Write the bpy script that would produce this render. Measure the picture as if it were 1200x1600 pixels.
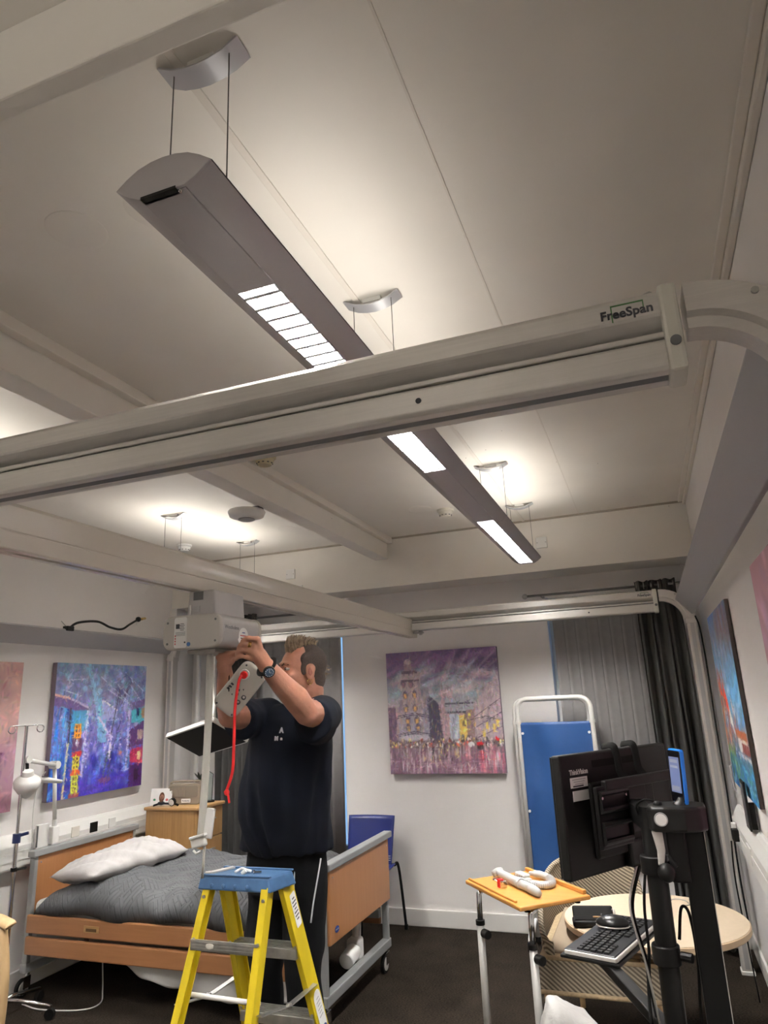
import bpy, bmesh, math, random
import numpy as np
from mathutils import Vector, Matrix

for o in list(bpy.data.objects): bpy.data.objects.remove(o)
SC = bpy.context.scene
COL = SC.collection

# ------------------------------------------------------------------ camera
yaw, pitch, roll = math.radians(19.9465), math.radians(15.3636), math.radians(-2.5972)
cy, sy, cp, sp = math.cos(yaw), math.sin(yaw), math.cos(pitch), math.sin(pitch)
fwd = Vector((-sy*cp, cy*cp, sp)); rgt = Vector((cy, sy, 0)); upv = rgt.cross(fwd)
r2 = rgt*math.cos(roll) + upv*math.sin(roll); u2 = -rgt*math.sin(roll) + upv*math.cos(roll)
cam = bpy.data.cameras.new('camera'); camo = bpy.data.objects.new('camera', cam); COL.objects.link(camo)
cam.sensor_fit = 'VERTICAL'; cam.sensor_height = 24; cam.sensor_width = 18
cam.lens = 24*1069.8/1600; cam.clip_start = 0.02
mw = Matrix.Identity(4)
for i in range(3): mw[i][0], mw[i][1], mw[i][2] = r2[i], u2[i], -fwd[i]
mw[2][3] = 1.6
camo.matrix_world = mw
SC.camera = camo
# ------------------------------------------------------------------ dusk sky, exposure
W = bpy.data.worlds.new('dusk'); SC.world = W; W.use_nodes = True
bg = W.node_tree.nodes['Background']; bg.inputs[0].default_value = (0.30, 0.52, 0.85, 1); bg.inputs[1].default_value = 0.9
SC.view_settings.view_transform = 'Standard'; SC.view_settings.look = 'None'
SC.view_settings.exposure = 0.40; SC.view_settings.gamma = 1.0; SC.view_settings.use_curve_mapping = False
LAMP_DOWN, LAMP_UP = 275.0, 6.2      # emission of the fluorescent panels

# ------------------------------------------------------------------ materials
MATS = {}
def mat(name, col, rough=0.5, metal=0.0, noise=0.0, nscale=30.0, bump=0.0, bscale=200.0, emit=None, estr=0.0, trans=0.0, coat=0.0, stretch=None, alpha=1.0, spec=0.5, sheen=0.0):
    m = bpy.data.materials.new(name); m.use_nodes = True
    nt = m.node_tree; b = nt.nodes['Principled BSDF']
    b.inputs['Base Color'].default_value = (*col, 1); b.inputs['Roughness'].default_value = rough
    b.inputs['Metallic'].default_value = metal; b.inputs['Specular IOR Level'].default_value = spec
    if trans: b.inputs['Transmission Weight'].default_value = trans
    if coat: b.inputs['Coat Weight'].default_value = coat
    if alpha < 1: b.inputs['Alpha'].default_value = alpha
    if sheen: b.inputs['Sheen Weight'].default_value = sheen
    if emit: b.inputs['Emission Color'].default_value = (*emit, 1); b.inputs['Emission Strength'].default_value = estr
    if noise or bump:
        tc = nt.nodes.new('ShaderNodeTexCoord'); mp = nt.nodes.new('ShaderNodeMapping')
        nt.links.new(tc.outputs['Object'], mp.inputs['Vector'])
        if stretch: mp.inputs['Scale'].default_value = stretch
    if noise:
        n = nt.nodes.new('ShaderNodeTexNoise'); n.inputs['Scale'].default_value = nscale; n.inputs['Detail'].default_value = 5
        nt.links.new(mp.outputs[0], n.inputs['Vector'])
        r = nt.nodes.new('ShaderNodeMapRange'); r.inputs['From Min'].default_value = 0.3; r.inputs['From Max'].default_value = 0.7
        r.inputs['To Min'].default_value = 1-noise; r.inputs['To Max'].default_value = 1+noise
        nt.links.new(n.outputs['Fac'], r.inputs['Value'])
        mx = nt.nodes.new('ShaderNodeVectorMath'); mx.operation = 'SCALE'
        mx.inputs[0].default_value = col; nt.links.new(r.outputs[0], mx.inputs['Scale'])
        nt.links.new(mx.outputs[0], b.inputs['Base Color'])
    if bump:
        n2 = nt.nodes.new('ShaderNodeTexNoise'); n2.inputs['Scale'].default_value = bscale; n2.inputs['Detail'].default_value = 4
        nt.links.new(mp.outputs[0], n2.inputs['Vector'])
        bp = nt.nodes.new('ShaderNodeBump'); bp.inputs['Strength'].default_value = bump; bp.inputs['Distance'].default_value = 0.01
        nt.links.new(n2.outputs['Fac'], bp.inputs['Height']); nt.links.new(bp.outputs[0], b.inputs['Normal'])
    MATS[name] = m
    return m
def wood(name, c1, c2, axis='X', scale=6.0, rough=0.45, coat=0.15):
    m = mat(name, c1, rough, coat=coat); nt = m.node_tree; b = nt.nodes['Principled BSDF']
    tc = nt.nodes.new('ShaderNodeTexCoord'); mp = nt.nodes.new('ShaderNodeMapping')
    nt.links.new(tc.outputs['Object'], mp.inputs['Vector'])
    s = {'X': (0.6, 9, 9), 'Y': (9, 0.6, 9), 'Z': (9, 9, 0.6)}[axis]
    mp.inputs['Scale'].default_value = s
    n = nt.nodes.new('ShaderNodeTexNoise'); n.inputs['Scale'].default_value = scale; n.inputs['Detail'].default_value = 6; n.inputs['Distortion'].default_value = 0.6
    nt.links.new(mp.outputs[0], n.inputs['Vector'])
    cr = nt.nodes.new('ShaderNodeValToRGB'); cr.color_ramp.elements[0].position = 0.3; cr.color_ramp.elements[1].position = 0.7
    cr.color_ramp.elements[0].color = (*c1, 1); cr.color_ramp.elements[1].color = (*c2, 1)
    nt.links.new(n.outputs['Fac'], cr.inputs[0]); nt.links.new(cr.outputs[0], b.inputs['Base Color'])
    return m
def striped(name, c1, c2, direction, freq, rough=0.8, bump=0.3, soft=0.25):
    """two-tone woven stripes along a direction in object space"""
    m = mat(name, c1, rough); nt = m.node_tree; b = nt.nodes['Principled BSDF']
    tc = nt.nodes.new('ShaderNodeTexCoord'); d = nt.nodes.new('ShaderNodeVectorMath'); d.operation = 'DOT_PRODUCT'
    d.inputs[1].default_value = direction; nt.links.new(tc.outputs['Object'], d.inputs[0])
    mu = nt.nodes.new('ShaderNodeMath'); mu.operation = 'MULTIPLY'; mu.inputs[1].default_value = freq*2*math.pi
    nt.links.new(d.outputs['Value'], mu.inputs[0])
    s = nt.nodes.new('ShaderNodeMath'); s.operation = 'SINE'; nt.links.new(mu.outputs[0], s.inputs[0])
    cr = nt.nodes.new('ShaderNodeValToRGB'); mr = nt.nodes.new('ShaderNodeMapRange')
    mr.inputs['From Min'].default_value = -1; nt.links.new(s.outputs[0], mr.inputs['Value']); nt.links.new(mr.outputs[0], cr.inputs[0])
    cr.color_ramp.elements[0].position = 0.5-soft; cr.color_ramp.elements[1].position = 0.5+soft
    cr.color_ramp.elements[0].color = (*c1, 1); cr.color_ramp.elements[1].color = (*c2, 1)
    nt.links.new(cr.outputs[0], b.inputs['Base Color'])
    if bump:
        bp = nt.nodes.new('ShaderNodeBump'); bp.inputs['Strength'].default_value = bump; bp.inputs['Distance'].default_value = 0.004
        nt.links.new(mr.outputs[0], bp.inputs['Height']); nt.links.new(bp.outputs[0], b.inputs['Normal'])
    return m
def vcol(name, rough=0.55, bump=0.15):
    """paint taken from the colour layer brushed onto a canvas mesh"""
    m = mat(name, (1, 1, 1), rough); nt = m.node_tree; b = nt.nodes['Principled BSDF']
    a = nt.nodes.new('ShaderNodeAttribute'); a.attribute_name = 'paint'
    nt.links.new(a.outputs['Color'], b.inputs['Base Color'])
    n = nt.nodes.new('ShaderNodeTexNoise'); n.inputs['Scale'].default_value = 60
    bp = nt.nodes.new('ShaderNodeBump'); bp.inputs['Strength'].default_value = bump; bp.inputs['Distance'].default_value = 0.003
    nt.links.new(n.outputs['Fac'], bp.inputs['Height']); nt.links.new(bp.outputs[0], b.inputs['Normal'])
    return m

M_WALL = mat('wall_paint', (0.86, 0.83, 0.81), 0.75, noise=0.02, nscale=3, bump=0.05, bscale=90)
M_CEIL = mat('ceiling_paint', (0.85, 0.81, 0.745), 0.55, noise=0.03, nscale=2.5, bump=0.03, bscale=60)
M_CEILW = mat('ceiling_trim', (0.80, 0.75, 0.68), 0.5)
M_SKIRT = mat('skirting_paint', (0.78, 0.76, 0.73), 0.4)
M_UPVC = mat('white_plastic', (0.80, 0.79, 0.76), 0.35)
M_CREAMP = mat('cream_plastic', (0.72, 0.68, 0.60), 0.4)
M_OLDP = mat('yellowed_plastic', (0.55, 0.47, 0.30), 0.5)
M_ALU = mat('satin_aluminium', (0.63, 0.60, 0.56), 0.38, 0.3, noise=0.04, nscale=8, stretch=(1, 30, 30))
M_ALUD = mat('grey_anodised', (0.44, 0.43, 0.43), 0.5, 0.35)
M_POWD = mat('pale_powder_coat', (0.66, 0.61, 0.54), 0.28, 0.15, coat=0.25)
M_BAND = mat('clamp_plastic', (0.66, 0.64, 0.56), 0.45)
M_DGREY = mat('dark_grey_plastic', (0.12, 0.12, 0.12), 0.5)
M_FIXT = mat('fixture_grey', (0.46, 0.435, 0.445), 0.42, 0.3)
M_FIXTE = mat('fixture_silver', (0.42, 0.42, 0.44), 0.4, 0.5)
M_ROSE = mat('rose_silver', (0.50, 0.50, 0.52), 0.42, 0.5)
M_LOUV = mat('louvre_mirror', (0.92, 0.92, 0.94), 0.25, 0.6)
M_LEDGE = mat('louvre_edge', (0.62, 0.64, 0.66), 0.4, 0.3)
M_LAMPD = mat('lamp_down', (1, 1, 1), 0.5, emit=(1.0, 0.97, 0.92), estr=LAMP_DOWN)
M_LAMPU = {k: mat('lamp_up_%d' % k, (1, 1, 1), 0.5, emit=(1.0, 0.95, 0.87), estr=LAMP_UP*k/10) for k in (10, 17, 21)}
M_WIRE = mat('steel_wire', (0.10, 0.09, 0.08), 0.4, 0.7)
M_CHROME = mat('chrome', (0.72, 0.72, 0.73), 0.16, 1.0)
M_STEEL = mat('dull_steel', (0.45, 0.44, 0.42), 0.35, 0.9, noise=0.1, nscale=20)
M_BLACK = mat('black_plastic', (0.0055, 0.0052, 0.005), 0.45, spec=0.22)
M_BLACKM = mat('black_metal', (0.005, 0.0048, 0.0047), 0.4, 0.0, spec=0.25)
M_BLACKR = mat('black_rubber', (0.008, 0.0077, 0.0075), 0.8, spec=0.15)
M_WHITE = mat('white_enamel', (0.84, 0.83, 0.80), 0.3)
M_RED = mat('red_webbing', (0.72, 0.015, 0.015), 0.6)
M_PAPER = mat('label_paper', (0.80, 0.79, 0.77), 0.6)
M_INK = mat('print_ink', (0.05, 0.05, 0.06), 0.7)
M_INKR = mat('print_red', (0.55, 0.05, 0.06), 0.7)
M_GREEN = mat('print_green', (0.07, 0.20, 0.06), 0.6)
M_BLUEP = mat('print_blue', (0.03, 0.07, 0.30), 0.5)

def specks(m):
    """tiny fly specks scattered over the ceiling paint"""
    nt = m.node_tree; b = nt.nodes['Principled BSDF']; lk = b.inputs['Base Color'].links[0].from_socket
    tc = nt.nodes.new('ShaderNodeTexCoord'); v = nt.nodes.new('ShaderNodeTexVoronoi'); v.inputs['Scale'].default_value = 11
    nt.links.new(tc.outputs['Object'], v.inputs['Vector'])
    n = nt.nodes.new('ShaderNodeTexNoise'); n.inputs['Scale'].default_value = 1.3; nt.links.new(tc.outputs['Object'], n.inputs['Vector'])
    a = nt.nodes.new('ShaderNodeMath'); a.operation = 'LESS_THAN'; a.inputs[1].default_value = .035; nt.links.new(v.outputs['Distance'], a.inputs[0])
    c = nt.nodes.new('ShaderNodeMath'); c.operation = 'GREATER_THAN'; c.inputs[1].default_value = .56; nt.links.new(n.outputs['Fac'], c.inputs[0])
    k = nt.nodes.new('ShaderNodeMath'); k.operation = 'MULTIPLY'; nt.links.new(a.outputs[0], k.inputs[0]); nt.links.new(c.outputs[0], k.inputs[1])
    mx = nt.nodes.new('ShaderNodeMix'); mx.data_type = 'RGBA'; nt.links.new(k.outputs[0], mx.inputs[0]); nt.links.new(lk, mx.inputs[6]); mx.inputs[7].default_value = (.16, .13, .10, 1)
    nt.links.new(mx.outputs[2], b.inputs['Base Color'])
specks(M_CEIL)
# ------------------------------------------------------------------ helpers
OFF = {}
class MB:
    def __init__(s): s.v = []; s.f = []
    def add(s, vs, fs):
        n = len(s.v); s.v += [tuple(map(float, v)) for v in vs]; s.f += [tuple(i+n for i in f) for f in fs]; return s
    def box(s, lo, hi):
        (a, b, c), (d, e, g) = lo, hi
        return s.add([(a,b,c),(d,b,c),(d,e,c),(a,e,c),(a,b,g),(d,b,g),(d,e,g),(a,e,g)],
                     [(3,2,1,0),(4,5,6,7),(0,1,5,4),(1,2,6,5),(2,3,7,6),(3,0,4,7)])
    def obox(s, c, size, R):
        """box at c, extents size, axes = columns of R"""
        c = Vector(c); h = [x/2 for x in size]; vs = []
        for z in (-1, 1):
            for (x, y) in ((-1,-1),(1,-1),(1,1),(-1,1)):
                vs.append(c + R @ Vector((x*h[0], y*h[1], z*h[2])))
        return s.add(vs, [(3,2,1,0),(4,5,6,7),(0,1,5,4),(1,2,6,5),(2,3,7,6),(3,0,4,7)])
    def bar(s, p0, p1, w, h, up=(0,0,1)):
        p0, p1 = Vector(p0), Vector(p1); z = (p1-p0); L = z.length; z.normalize()
        u = Vector(up); x = u.cross(z)
        if x.length < 1e-4: x = Vector((1,0,0))
        x.normalize(); y = z.cross(x)
        R = Matrix((x, y, z)).transposed()
        return s.obox((p0+p1)/2, (w, h, L), R)
    def cyl(s, p0, p1, r0, r1=None, n=14):
        r1 = r0 if r1 is None else r1
        p0, p1 = Vector(p0), Vector(p1); z = (p1-p0).normalized()
        x = z.orthogonal().normalized(); y = z.cross(x); vs = []
        for p, r in ((p0, r0), (p1, r1)):
            for i in range(n):
                a = 2*math.pi*i/n; vs.append(p + x*math.cos(a)*r + y*math.sin(a)*r)
        fs = [(i, (i+1) % n, n+(i+1) % n, n+i) for i in range(n)] + [tuple(range(n-1, -1, -1)), tuple(range(n, 2*n))]
        return s.add(vs, fs)
    def tube(s, pts, r, n=8, closed=False, flat=None):
        pts = [Vector(p) for p in pts]; m = len(pts)
        rr = r if isinstance(r, (list, tuple)) else [r]*m
        vs = []; prev = None
        for i, p in enumerate(pts):
            if closed: t = pts[(i+1) % m]-pts[i-1]
            else: t = pts[min(i+1, m-1)]-pts[max(i-1, 0)]
            t.normalize()
            if prev is None: x = t.orthogonal().normalized()
            else:
                x = prev - t*prev.dot(t)
                x = x.normalized() if x.length > 1e-5 else t.orthogonal().normalized()
            prev = x; y = t.cross(x)
            for k in range(n):
                a = 2*math.pi*k/n; vs.append(p + x*math.cos(a)*rr[i] + y*math.sin(a)*rr[i]*(flat or 1))
        fs = []
        for i in range(m if closed else m-1):
            j = (i+1) % m
            fs += [(i*n+k, i*n+(k+1) % n, j*n+(k+1) % n, j*n+k) for k in range(n)]
        if not closed: fs += [tuple(range(n-1, -1, -1)), tuple(range((m-1)*n, m*n))]
        return s.add(vs, fs)
    def ball(s, c, r, n=14, m=9, R=None):
        rx, ry, rz = r if isinstance(r, (list, tuple)) else (r, r, r); c = Vector(c); vs = []
        for j in range(1, m):
            th = math.pi*j/m
            for i in range(n):
                a = 2*math.pi*i/n; q = Vector((rx*math.sin(th)*math.cos(a), ry*math.sin(th)*math.sin(a), rz*math.cos(th)))
                vs.append(c + (R @ q if R else q))
        q = Vector((0, 0, rz)); vs.append(c + (R @ q if R else q)); vs.append(c - (R @ q if R else q))
        T, B = len(vs)-2, len(vs)-1; fs = []
        for j in range(m-2):
            fs += [(j*n+i, (j+1)*n+i, (j+1)*n+(i+1) % n, j*n+(i+1) % n) for i in range(n)]
        fs += [(T, i, (i+1) % n) for i in range(n)] + [(B, (m-2)*n+(i+1) % n, (m-2)*n+i) for i in range(n)]
        return s.add(vs, fs)
    def lathe(s, prof, c, n=24, axis=(0,0,1)):
        c = Vector(c); z = Vector(axis).normalized(); x = z.orthogonal().normalized(); y = z.cross(x); vs = []
        for r, h in prof:
            for i in range(n):
                a = 2*math.pi*i/n; vs.append(c + z*h + (x*math.cos(a)+y*math.sin(a))*max(r, 1e-4))
        k = len(prof); fs = []
        for j in range(k-1): fs += [(j*n+i, j*n+(i+1) % n, (j+1)*n+(i+1) % n, (j+1)*n+i) for i in range(n)]
        fs += [tuple(range(n-1, -1, -1)), tuple(range((k-1)*n, k*n))]
        return s.add(vs, fs)
    def prism(s, poly, o, u, v, w):
        """polygon (a,b) in the plane o + a*u + b*v, extruded by vector w"""
        o, u, v, w = Vector(o), Vector(u), Vector(v), Vector(w); n = len(poly)
        vs = [o+u*a+v*b for a, b in poly] + [o+u*a+v*b+w for a, b in poly]
        return s.add(vs, [(i, (i+1) % n, n+(i+1) % n, n+i) for i in range(n)] + [tuple(range(n-1, -1, -1)), tuple(range(n, 2*n))])
    def grid(s, fn, nu, nv, thick=None):
        vs = [fn(i/(nu-1), j/(nv-1)) for j in range(nv) for i in range(nu)]
        return s.add(vs, [(j*nu+i, j*nu+i+1, (j+1)*nu+i+1, (j+1)*nu+i) for j in range(nv-1) for i in range(nu-1)])
    def rbox(s, o, u, v, w, hu, hv, rad, depth, seg=4):
        """rounded-rectangle plate centred at o in plane u,v with half sizes, extruded along w by depth"""
        poly = []
        for (sx, sy, a0) in ((1,1,0),(-1,1,90),(-1,-1,180),(1,-1,270)):
            for k in range(seg+1):
                a = math.radians(a0+90*k/seg); poly.append((sx*(hu-rad)+rad*math.cos(a), sy*(hv-rad)+rad*math.sin(a)))
        return s.prism(poly, o, u, v, Vector(w)*depth)
    def mesh(s, name, off=Vector((0,0,0))):
        me = bpy.data.meshes.new(name); me.from_pydata([(x-off[0], y-off[1], z-off[2]) for x, y, z in s.v], [], s.f)
        bm = bmesh.new(); bm.from_mesh(me); bmesh.ops.recalc_face_normals(bm, faces=bm.faces); bm.to_mesh(me); bm.free()
        return me
    def build(s, name, m, parent=None, smooth=False, bevel=0, sub=0, label=None, seg=2, solid=0):
        off = OFF.get(parent.name, Vector((0,0,0))) if parent else Vector((0,0,0))
        me = s.mesh(name, off); return link(me, name, m, parent, smooth, bevel, sub, label, seg, solid)
def link(me, name, m, parent=None, smooth=False, bevel=0, sub=0, label=None, seg=2, solid=0):
    o = bpy.data.objects.new(name, me); COL.objects.link(o); me.materials.append(m)
    if parent: o.parent = parent; OFF[o.name] = OFF.get(parent.name, Vector((0,0,0)))
    if smooth:
        for p in me.polygons: p.use_smooth = True
        if smooth == 'auto':
            me.set_sharp_from_angle(angle=math.radians(38))
    if solid:
        md = o.modifiers.new('solid', 'SOLIDIFY'); md.thickness = solid; md.offset = 0
    if bevel:
        md = o.modifiers.new('bevel', 'BEVEL'); md.width = bevel; md.segments = seg; md.limit_method = 'ANGLE'; md.angle_limit = math.radians(35)
    if sub:
        md = o.modifiers.new('sub', 'SUBSURF'); md.levels = sub; md.render_levels = sub
    if label: o['label'] = label
    return o
def tag(o, label, cat, group=None):
    o['label'] = label; o['category'] = cat
    if group: o['group'] = group
    return o
def thing(name, label, cat, loc=(0,0,0), group=None):
    o = bpy.data.objects.new(name, None); COL.objects.link(o); o.location = loc; o.empty_display_size = 0.1
    OFF[o.name] = Vector(loc)
    return tag(o, label, cat, group)
def struct(o): o['kind'] = 'structure'; return o
def copyrot(root, rz):      # turn a thing about its own base
    root.rotation_euler.z = rz
def text(body, size, m, parent, o, u, v, name='lettering', depth=0.0008, align='CENTER', shear=0, bold=0.0, xs=1.0):
    cu = bpy.data.curves.new('t', 'FONT'); cu.body = body; cu.size = size; cu.align_x = align; cu.align_y = 'CENTER'; cu.extrude = depth/2; cu.offset = bold; cu.shear = shear; cu.resolution_u = 3
    to = bpy.data.objects.new('t', cu); COL.objects.link(to)
    dg = bpy.context.evaluated_depsgraph_get(); dg.update()
    me = bpy.data.meshes.new_from_object(to.evaluated_get(dg)); bpy.data.objects.remove(to)
    o, u, v = Vector(o), Vector(u).normalized(), Vector(v).normalized(); w = u.cross(v)
    off = OFF.get(parent.name, Vector((0,0,0))) if parent else Vector((0,0,0))
    for p in me.vertices: p.co = o + u*p.co.x*xs + v*p.co.y + w*p.co.z - off
    me.name = name; me.materials.clear()
    return link(me, name, m, parent)
def arc(c, r, a0, a1, n, u=(1,0,0), v=(0,0,1)):
    c, u, v = Vector(c), Vector(u), Vector(v)
    return [c + u*r*math.cos(math.radians(a0+(a1-a0)*i/n)) + v*r*math.sin(math.radians(a0+(a1-a0)*i/n)) for i in range(n+1)]
def bez(pts, n=8):
    """smooth path through points (Catmull-Rom)"""
    P = [Vector(p) for p in pts]; P = [P[0]*2-P[1]] + P + [P[-1]*2-P[-2]]; out = []
    for i in range(1, len(P)-2):
        for k in range(n):
            t = k/n; a, b, c, d = P[i-1], P[i], P[i+1], P[i+2]
            out.append(0.5*((2*b)+(c-a)*t+(2*a-5*b+4*c-d)*t*t+(3*b-a-3*c+d)*t**3))
    out.append(P[-2]); return out
rnd = random.Random(7)
XL, XR, YB, YF, H = -3.84, 0.40, 5.337, -4.4, 2.84
# ================================================================== the room
def carpet():
    m = mat('brown_carpet', (0.035, 0.028, 0.023), 1.0, spec=0.05); nt = m.node_tree; b = nt.nodes['Principled BSDF']
    tc = nt.nodes.new('ShaderNodeTexCoord'); mp = nt.nodes.new('ShaderNodeMapping'); mp.inputs['Scale'].default_value = (1, 2.2, 1)
    nt.links.new(tc.outputs['Object'], mp.inputs[0])
    n = nt.nodes.new('ShaderNodeTexNoise'); n.inputs['Scale'].default_value = 95; n.inputs['Detail'].default_value = 3; nt.links.new(mp.outputs[0], n.inputs['Vector'])
    n2 = nt.nodes.new('ShaderNodeTexNoise'); n2.inputs['Scale'].default_value = 6; nt.links.new(tc.outputs['Object'], n2.inputs['Vector'])
    ad = nt.nodes.new('ShaderNodeMath'); ad.operation = 'MULTIPLY_ADD'; ad.inputs[1].default_value = 0.25; nt.links.new(n2.outputs['Fac'], ad.inputs[0]); nt.links.new(n.outputs['Fac'], ad.inputs[2])
    cr = nt.nodes.new('ShaderNodeValToRGB'); cr.color_ramp.elements[0].position = 0.45; cr.color_ramp.elements[1].position = 0.85
    cr.color_ramp.elements[0].color = (0.008, 0.0062, 0.005, 1); cr.color_ramp.elements[1].color = (0.046, 0.036, 0.028, 1)
    nt.links.new(ad.outputs[0], cr.inputs[0]); nt.links.new(cr.outputs[0], b.inputs['Base Color'])
    bp = nt.nodes.new('ShaderNodeBump'); bp.inputs['Strength'].default_value = 0.6; bp.inputs['Distance'].default_value = 0.006
    nt.links.new(n.outputs['Fac'], bp.inputs['Height']); nt.links.new(bp.outputs[0], b.inputs['Normal'])
    return m
struct(MB().box((XL-.2, YF-.2, -.1), (XR+.2, YB+.25, 0)).build('floor', carpet()))
struct(MB().box((XL-.2, YF-.2, H), (XR+.2, YB+.25, H+.1)).build('ceiling', M_CEIL))
struct(MB().box((XL-.2, YF-.2, 0), (XL, YB+.25, H)).build('wall_left', M_WALL))
struct(MB().box((XR, YF-.2, 0), (XR+.2, YB+.25, H)).build('wall_right', M_WALL))
struct(MB().box((XL, YF-.2, 0), (XR, YF, H)).build('wall_front', M_WALL))
# back wall with two window openings
WZ0, WZ1 = 0.45, 2.30
R0, R1 = -0.66, 0.22       # right-hand window
L0, L1 = -3.42, -2.36      # left-hand window
b = MB()
for x0, x1 in ((XL, L0), (L1, R0), (R1, XR)): b.box((x0, YB, 0), (x1, YB+.22, H))
for x0, x1 in ((L0, L1), (R0, R1)): b.box((x0, YB, 0), (x1, YB+.22, WZ0)); b.box((x0, YB, WZ1), (x1, YB+.22, H))
struct(b.build('wall_back', M_WALL))
# bulkhead in front of the back wall and its soffit
struct(MB().box((XL, 5.0, 2.452), (XR, YB, H)).build('trim_1', M_CEIL, bevel=.004))
# two downstand beams that run along and across the ceiling
struct(MB().box((-1.91, .74, 2.672), (-1.80, 5.0, H)).build('trim_2', M_CEIL, bevel=.004))
struct(MB().box((-1.80, .74, 2.795), (-1.755, 5.0, H)).build('trim_3', M_CEILW, bevel=.004))
struct(MB().box((XL, .70, 2.672), (-.36, .74, H)).build('trim_4', M_CEIL, bevel=.004))
struct(MB().box((-.36, .70, 2.672), (XR, .74, H)).build('trim_10', M_CEIL, bevel=.004))
# moulding strips at the ceiling edge by the right wall, jointing strips between ceiling boards
struct(MB().box((XR-.022, -2, H-.026), (XR, 5.0, H)).build('trim_5', M_CEILW, bevel=.006))
struct(MB().box((XR-.05, -2, H-.010), (XR-.022, 5.0, H)).build('trim_6', M_CEILW, bevel=.004))
struct(MB().box((-.725, .74, H-.005), (-.705, 5.0, H)).build('trim_7', M_CEILW, bevel=.002))
struct(MB().box((-.318, .74, H-.0015), (-.312, 5.0, H)).build('trim_8', M_CEILW))
struct(MB().box((XL, 4.985, H-.012), (XR, 5.0, H)).build('trim_9', mat('sealant_line', (.42, .37, .30), .7)))
# skirting boards
def skirt(name, lo, hi): struct(MB().box(lo, hi).build(name, M_SKIRT, bevel=.006))
skirt('baseboard_back', (XL, YB-.018, 0), (XR, YB, .115))
skirt('baseboard_left', (XL, YF, 0), (XL+.018, YB, .115))
skirt('baseboard_right', (XR-.016, YF, 0), (XR, YB, .115))
# windows: frame, mullion, glass
M_GLASS = mat('window_glass', (.9, .95, 1), .03, trans=1.0)
def window(n, x0, x1):
    y = YB+.12; b = MB()
    b.box((x0, y, WZ0), (x0+.05, y+.06, WZ1)); b.box((x1-.05, y, WZ0), (x1, y+.06, WZ1))
    b.box((x0, y, WZ0), (x1, y+.06, WZ0+.05)); b.box((x0, y, WZ1-.05), (x1, y+.06, WZ1))
    w = struct(b.build('window_%d' % n, M_UPVC, bevel=.004))
    MB().box(((x0+x1)/2-.025, y, WZ0+.05), ((x0+x1)/2+.025, y+.055, WZ1-.05)).build('mullion', M_UPVC, w)
    for a, c in ((x0+.05, (x0+x1)/2-.025), ((x0+x1)/2+.025, x1-.05)):
        MB().box((a, y+.025, WZ0+.05), (c, y+.031, WZ1-.05)).build('window_pane', M_GLASS, w)
    MB().box((x0, YB+.0, WZ0-.02), (x1, YB+.12, WZ0)).build('window_sill', M_UPVC, w)
window(1, R0, R1); window(2, L0, L1)
# vertical blinds
M_BLIND = mat('blind_fabric', (.30, .29, .285), .8, noise=.05, nscale=20, bump=.1, bscale=300)
def blind(x0, x1, label, n):
    t = thing('vertical_blind', label, 'blind', ((x0+x1)/2, YB-.03, WZ0-.03))
    MB().box((x0-.02, YB-.05, 2.285), (x1+.02, YB-.005, 2.335)).build('head_rail', M_UPVC, t, bevel=.004)
    w = (x1-x0)/n
    for i in range(n):
        c = x0+w*(i+.5); a = math.radians(13 if i % 1 == 0 else 13)
        dx, dy = math.cos(a)*w*.56, math.sin(a)*w*.56
        def fn(u, v, c=c, dx=dx, dy=dy): return (c+dx*(2*u-1), YB-.032+dy*(2*u-1)+.006*math.sin(u*math.pi), .42+v*1.865)
        o = MB().grid(fn, 5, 2).build('blind_slat', M_BLIND, t, smooth=True, solid=.0012)
        MB().cyl((c, YB-.028, 2.275), (c, YB-.028, 2.29), .006, n=8).build('hanger', M_UPVC, o)
blind(-.615, .20, 'grey vertical blind in the window behind the blue folding screen', 10)
blind(-3.36, -2.37, 'grey vertical blind behind the man in the navy shirt', 11)
# side wall service trunking
def trunking(label, x0, x1, y0, y1, z0, z1, sgn):
    t = thing('dado_trunking', label, 'trunking', ((x0+x1)/2, (y0+y1)/2, z0))
    if sgn > 0: poly = [(x0, z0), (x1-.004, z0), (x1, z0+.012), (x1, z1-.07), (x1-.028, z1-.018), (x1-.04, z1), (x0, z1)]
    else: poly = [(x1, z0), (x0+.004, z0), (x0, z0+.012), (x0, z1-.07), (x0+.028, z1-.018), (x0+.04, z1), (x1, z1)]
    MB().prism(poly, (0, y0, 0), (1,0,0), (0,0,1), (0, y1-y0, 0)).build('trunk_body', M_UPVC, t, bevel=.003)
    xs = x1 if sgn > 0 else x0
    MB().box((min(xs, xs+sgn*.004), y0, z0+.045), (max(xs, xs+sgn*.004), y1, z0+.10)).build('cover_strip', M_UPVC, t, bevel=.0015)
    return t
tl = trunking('white dado trunking along the left wall behind the bed head', XL, XL+.058, -1.0, YB-.05, .70, .90, 1)
for y in (3.95, 4.12, 4.30):
    MB().box((XL+.058, y, .80), (XL+.064, y+.07, .865)).build('socket_plate', M_CREAMP if y == 3.95 else (M_BLACK if y == 4.12 else M_UPVC), tl, bevel=.002)
tr = trunking('white dado trunking along the right wall under the harbour painting', XR-.056, XR, -1.0, 4.72, .72, .93, -1)
MB().box((XR-.062, 3.9, .775), (XR-.054, 4.05, .85)).build('socket_plate', M_UPVC, tr, bevel=.002)
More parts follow.
